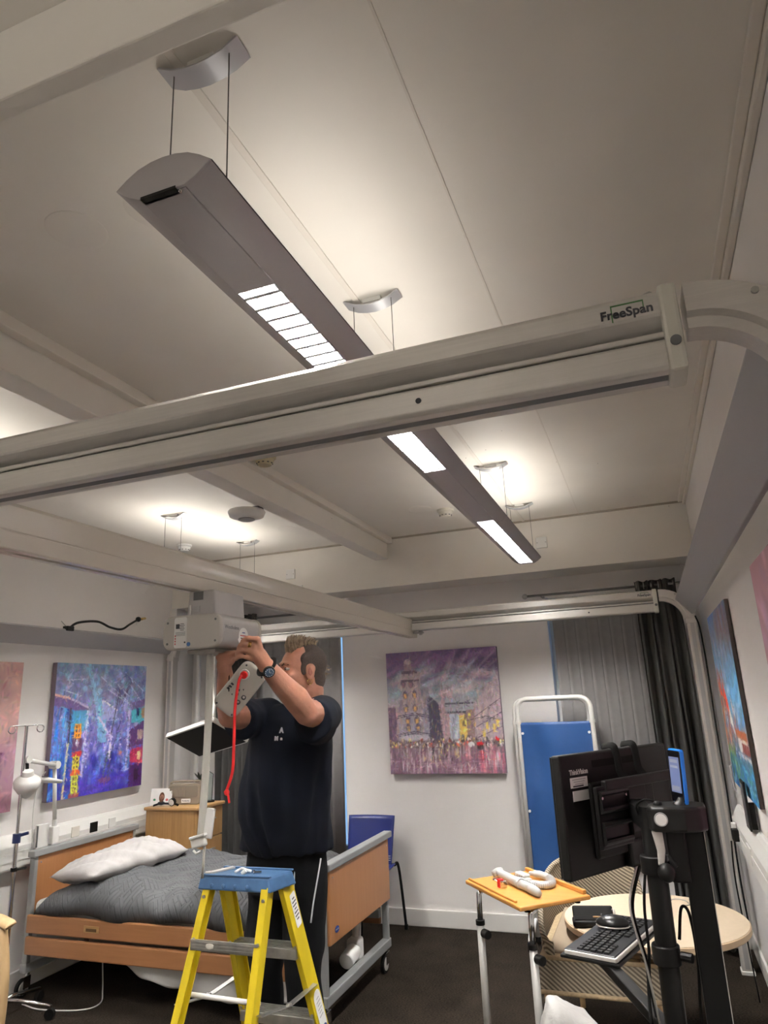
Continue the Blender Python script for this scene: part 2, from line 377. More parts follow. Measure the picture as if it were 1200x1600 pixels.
# sealed patches, boards and devices on the ceiling
def disc(name, label, cat, c, r, h, m, ring=None):
    t = thing(name, label, cat, c)
    MB().lathe([(r, 0), (r, -h*.4), (r*.9, -h), (.001, -h)], c, 28).build('cover', m, t, smooth='auto')
    return t
for c, lab in (((-1.265, 1.19), 'round painted blanking disc left of the long hanging light'), ((-1.02, 1.20), 'round painted blanking disc half hidden behind the hanging light end'),
               ((-2.32, 4.33), 'flat white blanking disc beside the ceiling beam at the back'), ((-1.30, 4.30), 'flat round blanking disc on the ceiling behind the light, left one')):
    disc('blanking_disc', lab, 'cover plate', (c[0], c[1], H), .078, .0025, M_CEIL)
def detector(label, c, mm):
    t = thing('smoke_detector', label, 'detector', c); x, y, z = c
    MB().lathe([(.058, 0), (.058, -.012), (.05, -.018), (.001, -.018)], c, 28).build('base', mm, t, smooth='auto')
    MB().lathe([(.047, -.018), (.047, -.03), (.032, -.05), (.001, -.05)], c, 28).build('head', mm, t, smooth='auto')
    for k in range(10):
        a = math.pi*2*k/10; p = Vector((x+.0405*math.cos(a), y+.0405*math.sin(a), z-.041))
        MB().obox(p, (.010, .004, .004), Matrix.Rotation(a+math.pi/2, 3, 'Z')).build('vent_slot', M_INK, t)
    return t
detector('yellowed smoke detector by the ceiling beam above the near rail', (-1.70, 2.92, H), M_OLDP)
detector('small cream smoke detector on the ceiling beside the hanging light', (-1.15, 4.40, H), M_CREAMP)
detector('white smoke detector at the back left of the ceiling', (-3.26, 4.37, H), M_UPVC)
detector('cream smoke detector half behind the ceiling beam near the left light', (-2.06, 4.38, H), M_CREAMP)
t = thing('access_point', 'white dome wireless access point under the ceiling beam', 'access point', (-2.02, 3.24, 2.672))
MB().lathe([(.10, -.012), (.105, -.02), (.095, -.045), (.06, -.058), (.001, -.062)], (-1.99, 3.22, 2.672), 32).build('dome', M_WHITE, t, smooth=True)
MB().lathe([(.044, -.058), (.047, -.064), (.040, -.067), (.036, -.062)], (-1.99, 3.22, 2.672), 32).build('light_ring', M_ALUD, t, smooth=True)
MB().box((-2.03, 3.19, 2.655), (-1.90, 3.25, 2.672)).build('bracket', M_DGREY, t)
# blank plates on the bulkhead
for x, z, lab in ((-2.66, 2.60, 'white blank plate on the bulkhead at the left'), (-.60, 2.62, 'white blank plate on the bulkhead behind the hanging light')):
    t = thing('blank_plate', lab, 'plate', (x, 5.0, z))
    MB().box((x-.04, 4.985, z), (x+.04, 5.0, z+.08)).build('plate', M_UPVC, t, bevel=.003)
    for dx in (-.03, .03): MB().cyl((x+dx, 4.986, z+.04), (x+dx, 4.983, z+.04), .004, n=8).build('screw', M_STEEL, t)
# boxed pipe and corner column at the left end
struct(MB().box((XL, 4.98, .0), (XL+.07, 5.10, 2.45)).build('trim_11', M_WALL, bevel=.004))
o = thing('wall_pipe', 'white vertical pipe in the back left corner', 'pipe', (-3.70, 5.22, 0))
MB().cyl((-3.70, 5.22, 0), (-3.70, 5.22, 2.45), .022, n=14).build('pipe', M_UPVC, o, smooth='auto')
for z in (.5, 1.5, 2.2): MB().cyl((-3.70, 5.22, z), (-3.70, 5.22, z+.03), .028, n=14).build('clip', M_UPVC, o, smooth='auto')
for z in (.5, 1.5, 2.2): MB().box((-3.71, 5.22, z+.005), (-3.69, YB, z+.025)).build('clip_arm', M_UPVC, o)

# ================================================================== hanging lights
def pendant(label, xc, dy=0.0, ups=(21, 21)):
    Y0, Y1 = .80, 4.62; zc = 2.482
    t = thing('pendant_light', label, 'light', (xc, Y0, zc))
    W_ = .097
    # lower side shells and the hood on top (open above the tubes)
    def shell(pts, name, m=M_FIXT):
        th = .003; n = len(pts)
        poly = pts + [(a, b+th*1.3) for a, b in reversed(pts)]
        for y0, y1 in ((Y0, 1.95), (1.952, 3.40), (3.402, Y1)):
            MB().prism([(xc+a, zc+b) for a, b in poly], (0, y0, 0), (1,0,0), (0,0,1), (0, y1-y0, 0)).build(name, m, t, smooth='auto')
    shell([(-W_, 0), (-.085, -.010), (-.068, -.022), (-.046, -.032)], 'lower_shell')
    shell([(W_, 0), (.085, -.010), (.068, -.022), (.046, -.032)], 'lower_shell')
    shell([(-W_, 0), (-.075, .016), (-.052, .028)], 'upper_shell')
    shell([(W_, 0), (.075, .016), (.052, .028)], 'upper_shell')
    louv = ((1.105, 2.435), (3.315, 4.575))
    segs = (Y0, 1.105), (2.435, 3.315), (4.575, Y1)
    for i, (a, c) in enumerate(segs):
        MB().box((xc-.045, a+.001, zc-.036), (xc+.045, c-.001, zc-.030)).build('blank_panel', M_FIXT, t, bevel=.002)
        MB().prism([(-.052, .028), (-.026, .036), (0, .038), (.026, .036), (.052, .028), (0, .03)], (xc, a, zc), (1,0,0), (0,0,1), (0, c-a, 0)).build('top_cover', M_FIXT, t, smooth='auto')
    # leaf-shaped end caps
    top = [(-W_, 0), (-.075, .017), (-.052, .030), (-.026, .037), (0, .039), (.026, .037), (.052, .030), (.075, .017), (W_, 0)]
    bot = [(.085, -.011), (.068, -.023), (.046, -.034), (-.046, -.034), (-.068, -.023), (-.085, -.011)]
    for y0, y1 in ((Y0-.006, Y0), (Y1, Y1+.006)):
        MB().prism(top+bot, (xc, y0, zc), (1,0,0), (0,0,1), (0, y1-y0, 0)).build('end_cap', M_FIXT, t, bevel=.001)
    MB().box((xc-.042, Y0-.0065, zc-.036), (xc+.030, Y0+.008, zc-.0305)).build('end_slot', M_BLACK, t)
    MB().ball((xc+.034, Y0+.002, zc-.036), .004, 8, 6).build('slot_screw', M_CHROME, t)
    for (a, c), up_k in zip(louv, ups):
        MB().box((xc-.042, a, zc+.006), (xc+.042, c, zc+.009)).build('tube_down', M_LAMPD, t)
        MB().prism([(-.088, .0052), (-.072, .0105), (.072, .0105), (.088, .0052), (.088, .0068), (.074, .0135), (-.074, .0135), (-.088, .0068)], (xc, a-.003, zc), (1,0,0), (0,0,1), (0, c-a+.006, 0)).build('reflector', M_FIXT, t)
        MB().box((xc-.042, a-.003, zc-.03), (xc+.042, a, zc+.012)).box((xc-.042, c, zc-.03), (xc+.042, c+.003, zc+.012)).build('reflector_end', M_FIXT, t)
        MB().box((xc-.040, a+.05, zc+.018), (xc+.040, c-.05, zc+.022)).build('tube_up', M_LAMPU[up_k], t)
        lv = MB().box((xc-.046, a, zc-.035), (xc-.042, c, zc-.004)).box((xc+.042, a, zc-.035), (xc+.046, c, zc-.004)).build('louvre', M_LOUV, t)
        n = int((c-a)/.046)
        me = None
        for k in range(n):
            y = a+(k+.5)*(c-a)/n
            if me is None:
                me = MB().prism([(-.0015, 0), (.0015, 0), (.005, .016), (-.005, .016)], (xc-.042, y, zc-.035), (0,1,0), (0,0,1), (.084, 0, 0)).mesh('louvre_blade', OFF[t.name]); y00 = y; me.materials.append(M_LOUV)
            o = bpy.data.objects.new('louvre_blade', me); COL.objects.link(o); o.parent = lv; o.location = (0, y-y00, 0)
            if k == 0:
                me2 = MB().box((xc-.042, y-.0052, zc-.0362), (xc+.042, y+.0052, zc-.035)).mesh('blade_edge', OFF[t.name]); me2.materials.append(M_LEDGE)
            o = bpy.data.objects.new('blade_edge', me2); COL.objects.link(o); o.parent = lv; o.location = (0, y-y00, 0)
        for x in (-.014, .014):
            MB().box((xc+x-.001, a, zc-.034), (xc+x+.001, c, zc-.020)).build('louvre_rib', M_LOUV, lv)
    # ceiling roses and wires
    for y in (.90, 1.815, 3.61, 4.52):
        out = [(-.093, -.002), (-.06, -.020), (-.03, -.028), (0, -.031), (.03, -.028), (.06, -.020), (.093, -.002)]
        poly = [(a, b) for a, b in out] + [(a*.95, b+.0035) for a, b in reversed(out)]
        rs = MB().prism(poly, (xc, y-.025, H-.002), (1,0,0), (0,0,1), (0, .05, 0)).build('ceiling_rose', M_ROSE, t, smooth='auto')
        MB().box((xc-.03, y-.012, H-.014), (xc+.03, y+.012, H)).build('rose_block', M_UPVC, rs)
        for x in (-.062, .066):
            MB().cyl((xc+x, y-.01, H-.018), (xc+x, y-.01, zc+.022), .0013, n=6).build('suspension_wire', M_WIRE, t)
    t.location.y += dy
    return t
pendant('long grey hanging light in front with louvred panels', -.665, 0.0, (10, 17))
pendant('long grey hanging light on the left beyond the cream beam', -2.78)
pendant('added fill light behind the camera on the right, shaped like the hanging lights', -.665, -4.45)  # rear pair stays out of view, added to fill the room with light
pendant('added fill light behind the camera on the left, shaped like the hanging lights', -2.78, -4.45)  # second added fill light, also unseen

# ================================================================== overhead hoist gantry
G = thing('hoist_gantry', 'free standing silver overhead hoist frame with corner posts', 'hoist frame', (-1.7, 3.0, 0))
ZT = 2.230
def portal(yf):
    """one goal-post frame, front face at yf, 7 cm deep"""
    yb = yf+.07
    x0, x1 = -3.57, .135
    up = [(yf+.006, ZT), (yf+.064, ZT), (yb, ZT-.008), (yb, ZT-.058), (yb-.01, ZT-.072), (yf+.030, ZT-.072), (yf+.023, ZT-.064), (yf+.003, ZT-.047), (yf, ZT-.042), (yf, ZT-.010)]
    MB().prism(up, (x0, 0, 0), (0,1,0), (0,0,1), (x1-x0-.03, 0, 0)).build('upper_rail', M_ALU, G, bevel=.003)
    MB().box((x0+.02, yf+.016, ZT-.0893), (.10, yb-.012, ZT-.071)).build('rail_recess', M_DGREY, G)
    MB().box((x0+.02, yf+.006, ZT-.084), (.10, yf+.016, ZT-.0735)).build('rail_ledge', M_ALU, G, bevel=.003)
    lo = [(yf+.003, ZT-.0895), (yb, ZT-.0895), (yb, ZT-.143), (yf+.048, ZT-.143), (yf+.048, ZT-.128), (yf+.026, ZT-.128), (yf+.026, ZT-.143), (yf+.004, ZT-.143), (yf-.001, ZT-.136), (yf-.001, ZT-.094)]
    MB().prism(lo, (x0+.02, 0, 0), (0,1,0), (0,0,1), (.098-x0-.02, 0, 0)).build('lower_rail', M_ALU, G, bevel=.002)
    MB().box((x0+.03, yf+.0265, ZT-.142), (.095, yf+.0475, ZT-.1285)).build('track_slot', M_DGREY, G)
    for xx in (-.32,): MB().cyl((xx, yf-.002, ZT-.115), (xx, yf, ZT-.115), .0055, n=12).build('plug', M_INK, G)
    # bends and posts on both sides
    prof = [(0, 0), (.07, 0), (.07, .048), (.06, .052), (.06, .075), (.012, .075), (.012, .056), (0, .050)]
    for sgn, xc in ((1, .135), (-1, -3.57)):
        R = .205; zc = ZT-R; n = 14; vs = []; k = len(prof)
        for i in range(n+1):
            a = math.radians(90-90*i/n)
            for y, d in prof: vs.append((xc+sgn*(R-d)*math.cos(a), yf+y, zc+(R-d)*math.sin(a)))
        fs = [(i*k+j, i*k+(j+1) % k, (i+1)*k+(j+1) % k, (i+1)*k+j) for i in range(n) for j in range(k)] + [tuple(range(k)), tuple(range(n*k, n*k+k))]
        bn = MB().add(vs, fs).build('corner_bend', M_ALU, G, smooth='auto')
        MB().cyl((xc+sgn*.10, yf-.004, zc+.165), (xc+sgn*.10, yf, zc+.165), .006, n=10).build('bolt', M_STEEL, bn)
        xo = xc+sgn*R; xi = xc+sgn*(R-.06)
        ps = MB().box((min(xo, xi), yf, .012), (max(xo, xi), yb, zc)).build('post', M_ALU, G, bevel=.006)
        MB().box((min(xo, xi)+.018, yf-.0015, .03), (max(xo, xi)-.018, yf+.001, zc-.03)).build('post_groove', M_ALUD, ps)
        MB().box((min(xo, xi)-.004, yf-.004, zc-.03), (max(xo, xi)+.004, yb+.004, zc+.004)).build('collar', M_ALU, ps, bevel=.004)
        MB().box((min(xo, xi)-.006, yf-.006, 0), (max(xo, xi)+.006, yb+.006, .02)).build('foot', M_UPVC, ps, bevel=.003)
    # clamp band with knob at the right-hand end of the rails
    bd = MB().box((.097, yf-.006, ZT-.148), (.125, yb+.006, ZT+.006)).build('clamp_band', M_BAND, G, bevel=.006)
    MB().cyl((.112, yf-.010, ZT-.100), (.112, yf-.005, ZT-.100), .0085, n=16).build('knob', M_DGREY, bd, smooth='auto')
    # brand lettering with its bracket line
    text('FreeSpan', .0225, M_INK, G, (.046, yf-.0008, ZT-.030), (1,0,0), (0,0,1), 'brand_lettering', bold=.0006)
    g = MB()
    for lo_, hi_ in (((.022, ZT-.013), (.074, ZT-.0155)), ((.022, ZT-.013), (.0240, ZT-.044)), ((.0722, ZT-.013), (.074, ZT-.034))):
        g.box((lo_[0], yf-.0009, hi_[1]), (hi_[0], yf-.0002, lo_[1]))
    g.build('brand_line', M_GREEN, G)
portal(1.09); portal(4.88)
# handle on top of the near rail
MB().prism([(0, 0), (.045, 0), (.055, .012), (.048, .018), (.006, .004)], (.04, 1.12, ZT), (1,0,0), (0,0,1), (0, .02, 0)).build('rail_lever', M_STEEL, G, bevel=.003)
# side plates joining the two portals
for sgn, xa, xb in ((1, .232, .318), (-1, -3.667, -3.753)):
    d = Vector((xb-xa, 0, -.105)).normalized(); nrm = Vector((d.z, 0, -d.x))*(-1 if sgn > 0 else 1)
    poly = [Vector((xa, 0, 2.157)), Vector((xb, 0, 2.052))]
    w = Vector((.018*sgn, 0, .012)); e = Vector((0, 0, -.02))
    pts = [poly[0], poly[1], poly[1]+Vector((.02*sgn, 0, .006)), poly[0]+w]
    MB().prism([(p.x, p.z) for p in pts], (0, 1.16, 0), (1,0,0), (0,0,1), (0, 4.88-1.16, 0)).build('side_plate', M_ALUD, G, bevel=.003)
# ---- travelling cross rail
X = thing('cross_rail', 'pale travelling cross rail that carries the hoist', 'rail', (-1.63, 3.1, 2.045))
xa, xb = -1.665, -1.595
MB().prism([(xa, 2.045), (xa+.024, 2.045), (xa+.024, 2.058), (xb-.024, 2.058), (xb-.024, 2.045), (xb-.002, 2.045), (xb, 2.049), (xb, 2.094), (xb-.003, 2.097), (xb, 2.100), (xb, 2.168), (xb-.008, 2.180), (xa+.008, 2.180), (xa, 2.168)],
           (0, .55, 0), (1,0,0), (0,0,1), (0, 5.0-.55, 0)).build('rail_body', M_POWD, X, bevel=.0012)
MB().box((xa-.001, 5.0, 2.044), (xb+.001, 5.006, 2.181)).build('end_plate', M_POWD, X, bevel=.002)
for y in (1.10, 4.89):
    MB().box((xa-.02, y+.01, 2.181), (xb+.02, y+.05, 2.187)).build('trolley_plate', M_STEEL, X, bevel=.002)
for yy in (1.137, 4.927):
    c = MB().box((xb-.005, yy-.02, 2.068), (xb+.075, yy+.02, 2.078)).build('hanger_arm', M_STEEL, X, bevel=.003)
    MB().cyl((xb+.055, yy, 2.055), (xb+.055, yy, 2.098), .007, n=10).build('bolt', M_STEEL, c)
    MB().cyl((xb+.055, yy, 2.056), (xb+.055, yy, 2.066), .013, n=6).build('nut', M_STEEL, c)
    MB().cyl((xb+.055, yy, 2.080), (xb+.055, yy, 2.086), .016, n=14).build('washer', M_STEEL, c)
# ================================================================== furniture
M_BEECH = wood('beech_laminate', (.42, .185, .072), (.46, .21, .085), 'Z', 5)
M_BEECHX = wood('beech_board', (.34, .150, .062), (.39, .178, .075), 'X', 5)
M_OAK = wood('oak_laminate', (.36, .20, .075), (.45, .26, .105), 'Z', 6)
M_OAKT = wood('oak_top', (.40, .23, .09), (.48, .29, .12), 'X', 6)
M_PINE = wood('orange_pine', (.60, .27, .055), (.66, .31, .075), 'X', 4, .38, .3)
M_PALEW = wood('pale_beech', (.60, .40, .20), (.68, .47, .25), 'Z', 6)
M_BEDM = mat('bed_grey_paint', (.33, .34, .34), .38, .2)
M_SHEET = mat('white_cotton', (.60, .59, .57), .85, bump=.15, bscale=25)
M_PILL = mat('pillow_cotton', (.40, .385, .375), .8, bump=.35, bscale=14)
M_NAVYV = mat('navy_vinyl', (.012, .022, .085), .4)

# ---- profiling bed
B = thing('hospital_bed', 'beech profiling bed with grey frame beside the left wall', 'bed', (-2.72, 4.04, 0))
y0, y1 = 3.585, 4.50
def bedend(x, top, zb, name, sgn):
    o = MB().box((x-.012, y0+.012, zb), (x+.012, y1-.012, top-.035)).build(name, M_BEECH, B, bevel=.006)
    MB().box((x-.028, y0-.02, top-.036), (x+.028, y1+.02, top)).build('cap_rail', M_BEDM, o, bevel=.006)
    for y in (y0+.05, y1-.05):
        MB().cyl((x+.0125*sgn, y, top-.075), (x+.0145*sgn, y, top-.075), .005, n=8).build('screw', M_CHROME, o)
    return o
hb = bedend(-3.715, .795, .40, 'headboard', 1)
fb = bedend(-1.715, .785, .395, 'footboard', 1)
for x in (-3.715, -1.735):
    for y in (y0-.002, y1-.028):
        MB().box((x-.025, y, .14), (x+.015, y+.03, .76)).build('end_post', M_BEDM, B, bevel=.006)
    MB().box((x-.03, y0-.01, .125), (x+.02, y1+.01, .175)).build('bottom_bar', M_BEDM, B, bevel=.006)
    for y in (y0+.03, y1-.03):
        MB().cyl((x-.004, y, .09), (x-.004, y, .13), .012, n=10).build('caster_stem', M_CHROME, B)
        c = MB().cyl((x-.014, y-.03, .05), (x+.006, y-.03, .05), .05, n=22).build('caster_wheel', M_BLACKR, B, smooth='auto')
        MB().cyl((x-.017, y-.03, .05), (x+.009, y-.03, .05), .036, n=20).build('wheel_disc', M_ALU, c, smooth='auto')
        MB().cyl((x-.020, y-.03, .05), (x+.012, y-.03, .05), .009, n=10).build('axle', M_CHROME, c)
        MB().box((x+.010, y-.04, .045), (x+.014, y+.012, .11)).build('caster_fork', M_CHROME, c, bevel=.003)
# brand oval at the foot
bo = MB().prism([(.026*math.cos(a), .016*math.sin(a)) for a in [i*math.pi/10 for i in range(20)]], (-1.703, 3.68, .455), (0,1,0), (0,0,1), (.002, 0, 0)).build('brand_oval', M_BLUEP, fb)
text('INVACARE', .009, M_PAPER, bo, (-1.7008, 3.68, .455), (0,1,0), (0,0,1), 'brand_lettering', .0004)
# side boards with recessed handle (near side) and the far pair
for yy in (y0-.045, y1+.018):
    for z0, z1, nm in ((.352, .452, 'side_board'), (.238, .335, 'side_board')):
        o = MB().box((-3.685, yy, z0), (-1.79, yy+.025, z1)).build(nm, M_BEECHX, B, bevel=.008)
        if yy < 4 and z0 > .3:
            MB().box((-3.245, yy-.003, .385), (-3.135, yy, .42)).build('handle_plate', M_OAKT, o, bevel=.002)
            MB().box((-3.228, yy-.0042, .391), (-3.152, yy-.002, .407)).build('handle_slot', mat('slot_brown', (.10, .05, .015), .7), o)
for x in (-3.3, -2.2):
    MB().box((x-.02, y0, .30), (x+.02, y1, .34)).build('cross_member', M_BEDM, B)
MB().box((-3.68, y0+.04, .30), (-1.76, y0+.08, .345)).build('main_frame', M_BEDM, B)
MB().box((-3.68, y1-.08, .30), (-1.76, y1-.04, .345)).build('main_frame', M_BEDM, B)
# lifting motor at the foot end
mo = MB().cyl((-1.80, 4.12, .215), (-1.80, 4.00, .195), .043, n=20).build('lift_motor', M_UPVC, B, smooth='auto', bevel=.006)
MB().box((-1.845, 4.10, .16), (-1.765, 4.19, .275)).build('gear_box', M_UPVC, mo, bevel=.018, seg=3)
MB().cyl((-1.805, 4.17, .26), (-1.805, 4.19, .42), .026, n=16).build('motor_tube', M_UPVC, mo, smooth='auto')
MB().tube(bez([(-1.80, 4.19, .24), (-1.82, 4.27, .21), (-1.84, 4.34, .26), (-1.86, 4.37, .33)]), .006, 6).build('motor_cable', M_BLACKR, mo, smooth=True)
# mattress
MB().box((-3.69, y0+.0, .345), (-1.77, y1-.0, .52)).build('mattress', M_SHEET, B, bevel=.04, seg=3)
# ---- duvet
def duvet_mat():
    m = mat('quilted_grey', (.080, .083, .088), .75); nt = m.node_tree; b = nt.nodes['Principled BSDF']
    tc = nt.nodes.new('ShaderNodeTexCoord'); mp = nt.nodes.new('ShaderNodeMapping'); mp.inputs['Rotation'].default_value = (0, 0, .62)
    nt.links.new(tc.outputs['UV'], mp.inputs[0])
    outs = []
    for k, (row, bw, rot) in enumerate(((.022, .09, 0), (.022, .09, math.pi/2))):
        m2 = nt.nodes.new('ShaderNodeMapping'); m2.inputs['Rotation'].default_value = (0, 0, rot); nt.links.new(mp.outputs[0], m2.inputs[0])
        br = nt.nodes.new('ShaderNodeTexBrick'); br.inputs['Scale'].default_value = 1; br.inputs['Row Height'].default_value = row; br.inputs['Brick Width'].default_value = bw
        br.inputs['Mortar Size'].default_value = .0035; br.inputs['Mortar Smooth'].default_value = .6
        br.inputs['Color1'].default_value = (1,1,1,1); br.inputs['Color2'].default_value = (.9,.9,.9,1); br.inputs['Mortar'].default_value = (0,0,0,1)
        nt.links.new(m2.outputs[0], br.inputs['Vector']); outs.append(br)
    ch = nt.nodes.new('ShaderNodeTexChecker'); ch.inputs['Scale'].default_value = 11; nt.links.new(mp.outputs[0], ch.inputs['Vector'])
    mx = nt.nodes.new('ShaderNodeMix'); mx.data_type = 'RGBA'; nt.links.new(ch.outputs['Fac'], mx.inputs[0]); nt.links.new(outs[0].outputs[0], mx.inputs[6]); nt.links.new(outs[1].outputs[0], mx.inputs[7])
    bp = nt.nodes.new('ShaderNodeBump'); bp.inputs['Strength'].default_value = .9; bp.inputs['Distance'].default_value = .012
    nt.links.new(mx.outputs[2], bp.inputs['Height']); nt.links.new(bp.outputs[0], b.inputs['Normal'])
    return m
def hnoise(x, y, seed=0):
    return (math.sin(x*7.3+seed)*math.cos(y*5.9+seed*1.7) + .6*math.sin(x*13.1+y*9.7+seed*2.3) + .35*math.sin(x*23.7-y*19.3+seed))/1.95
nu, nv = 150, 90
vs = []; uv = []
for j in range(nv):
    for i in range(nu):
        u, v = i/(nu-1), j/(nv-1)
        x = -3.64+u*1.83
        # head edge is pulled back diagonally away from the near side
        y = y0-.03+v*(y1-y0+.03)
        hx = -3.64 + .30*max(0, v-.12)
        x = hx + u*(-1.81-hx)
        e = min(u/.10, 1, (1-u)/.08 if u > .92 else 1); en = min(v/.16, 1)
        top = .585 + .075*math.exp(-((x+2.3)/.35)**2)*(.4+.6*v) + .05*math.exp(-((x+3.15)/.25)**2)
        top += .022*hnoise(x*1.2, y*1.5, 3) + .010*hnoise(x*3.1, y*2.6, 8)
        # creases fanning across the near half
        top += .020*math.sin((x*1.1+y*.9)*24)*math.exp(-((x+2.75)/.32)**2)*max(0, 1-v*1.3)
        base = .458+.012*math.sin(x*9)
        k = math.sqrt(max(0, 1-(1-en)**2.0)); k2 = math.sqrt(max(0, 1-(1-e)**2))
        z = base + (top-base)*k*k2
        yy = y - .022*math.sin(k*math.pi)*(1-v)*1.0 + .012*math.sin(x*17)*(1-en)
        vs.append((x, yy, z)); uv.append((x, y))
fs = [(j*nu+i, j*nu+i+1, (j+1)*nu+i+1, (j+1)*nu+i) for j in range(nv-1) for i in range(nu-1)]
o = MB().add(vs, fs).build('duvet', duvet_mat(), None, smooth=True, solid=.02)
ul = o.data.uv_layers.new(name='UVMap')
for lp in o.data.loops: ul.data[lp.index].uv = uv[lp.vertex_index]
tag(o, 'rumpled grey quilted duvet lying on the beech bed', 'duvet')
# ---- pillow: two puffed sheets sewn at the edge, slumped on the duvet
def pillow(c, L, Wd, T, yaw_, tilt, name, label):
    n, m = 46, 30; mb = MB(); R = Matrix.Rotation(yaw_, 3, 'Z') @ Matrix.Rotation(tilt, 3, 'Y')
    for s in (1, -1):
        def fn(u, v, s=s):
            a, b_ = 2*u-1, 2*v-1
            f = (max(0, 1-abs(a)**3.2)*max(0, 1-abs(b_)**3.0))**.55
            px = a*L/2*(1-.10*abs(b_)**2*0-.07*(1-abs(a))*0) ; py = b_*Wd/2*(1-.06*(1-a*a)*abs(b_))
            z = s*T/2*f*(1+.20*hnoise(a*1.3, b_*1.2, 5)) + .012*math.sin(a*11+b_*4)*f + .02*a*b_
            z += .007*math.sin(a*27+b_*9)*f*(1-f) * 2
            q = R @ Vector((px, py, z)); return (c[0]+q.x, c[1]+q.y, c[2]+q.z)
        mb.grid(fn, n, m)
    o = mb.build(name, M_PILL, None, smooth=True)
    bm = bmesh.new(); bm.from_mesh(o.data); bmesh.ops.remove_doubles(bm, verts=bm.verts, dist=.002); bmesh.ops.recalc_face_normals(bm, faces=bm.faces); bm.to_mesh(o.data); bm.free()
    return tag(o, label, 'pillow')
pillow((-3.36, 3.97, .675), .74, .44, .15, math.radians(78), math.radians(-4), 'pillow', 'creased white pillow at the head of the bed')
# ---- sheet sagging below the side boards
def sag(u, v):
    x = -3.08+u*1.30; d = .15*math.sin(math.pi*min(1, u*.78+.02))**.8
    y = y0-.012+.02*math.sin(x*14)*v*v+.03*v
    return (x, y, .30-v*(.05+d)+.006*math.sin(x*31)*v)
tag(MB().grid(sag, 60, 14).build('bed_sheet', M_SHEET, None, smooth=True, solid=.004), 'white sheet hanging loose under the bed side boards', 'sheet')
# ---- thin cable on the floor under the bed
tag(MB().tube(bez([(-3.62, 3.50, .006), (-3.45, 3.47, .006), (-3.22, 3.52, .006), (-3.17, 3.62, .006), (-3.26, 3.74, .03), (-3.36, 3.84, .16), (-3.36, 3.86, .30)], 10), .004, 6).build('power_cable', M_UPVC, None, smooth=True), 'thin white cable curling on the carpet under the bed', 'cable')

# ---- chest of drawers
D = thing('chest_of_drawers', 'oak chest of drawers between the bed head and the window', 'chest', (-3.42, 4.71, 0))
cx0, cx1, cy0, cy1, ct = -3.665, -3.21, 4.545, 4.90, .905
MB().box((cx0+.008, cy0+.008, .05), (cx1-.02, cy1-.008, ct-.022)).build('carcass', M_OAK, D, bevel=.002)
MB().box((cx0-.004, cy0-.008, ct-.022), (cx1+.012, cy1+.008, ct)).build('top_board', M_OAKT, D, bevel=.006)
MB().box((cx0+.02, cy0+.02, 0), (cx1-.04, cy1-.02, .05)).build('plinth', M_OAK, D)
dz = (ct-.022-.07)/4
for k in range(4):
    z = .06+k*(dz+.004)
    dr = MB().box((cx1-.02, cy0+.012, z), (cx1, cy1-.012, z+dz-.006)).build('drawer', M_OAK, D, bevel=.002)
    for s_ in (-.04, .04): MB().cyl((cx1, (cy0+cy1)/2+s_, z+dz*.6), (cx1+.018, (cy0+cy1)/2+s_, z+dz*.6), .004, n=8).build('handle_post', M_STEEL, dr)
    MB().tube([(cx1+.018, (cy0+cy1)/2-.05, z+dz*.6), (cx1+.02, (cy0+cy1)/2, z+dz*.6+.003), (cx1+.018, (cy0+cy1)/2+.05, z+dz*.6)], .005, 8).build('handle', M_STEEL, dr, smooth=True)
# things on it: radio, photo card, headset, glass
rot = math.radians(14)
Rr = Matrix.Rotation(rot, 3, 'Z')
def rp(x, y, z): q = Rr @ Vector((x, y, 0)); return (-3.43+q.x, 4.72+q.y, ct+z)
M_RAD = mat('tan_leathercloth', (.27, .22, .165), .6, bump=.1); M_RADF = mat('radio_grille', (.20, .165, .125), .6)
T = thing('table_radio', 'tan retro table radio on the oak chest', 'radio', rp(0, 0, 0))
u_, v_ = Rr @ Vector((1, 0, 0)), Vector((0, 0, 1)); w_ = Rr @ Vector((0, 1, 0))
MB().rbox(rp(0, -.04, .073), u_, v_, w_, .125, .073, .02, .09).build('case', M_RAD, T, bevel=.004)
MB().rbox(rp(0, -.044, .092), u_, v_, w_, .110, .042, .012, .005).build('front_panel', M_RADF, T)
for k in range(9):
    p = rp(-.09+k*.012, -.0465, .092); MB().obox(p, (.004, .004, .066), Rr).build('grille_slat', M_RAD, T)
MB().rbox(rp(.02, -.0455, .028), u_, v_, w_, .035, .014, .003, .006).build('badge', M_PAPER, T)
text('Roberts', .017, M_INK, T, rp(.02, -.0470, .028), u_, v_, 'badge_lettering', .0008)
MB().tube([rp(-.12, .0, .10), rp(-.118, 0, .155), rp(-.10, 0, .162), rp(.06, 0, .162), rp(.10, 0, .160), rp(.118, 0, .155), rp(.12, 0, .10)], .009, 8).build('carry_handle', M_RAD, T, smooth=True)
T = thing('photo_card', 'white photo card of a smiling portrait leaning by the radio', 'photo', (-3.58, 4.66, ct))
Rc = Matrix.Rotation(math.radians(12), 3, 'Z') @ Matrix.Rotation(math.radians(-12), 3, 'X')
co = Vector((-3.585, 4.63, ct+.062)); cu, cvv, cw = Rc @ Vector((1,0,0)), Rc @ Vector((0,0,1)), Rc @ Vector((0,1,0))
MB().rbox(co, cu, cvv, cw, .085, .06, .002, .003).build('card', M_PAPER, T)
def stick(du, dv, ru, rv, m, nm): MB().prism([(ru*math.cos(a), rv*math.sin(a)) for a in [k*math.pi/8 for k in range(16)]], co-cw*.0012+cu*du+cvv*dv, cu, cvv, cw*.001).build(nm, m, T)
stick(.005, -.004, .022, .036, mat('print_hair', (.16, .07, .035), .6), 'printed_hair')
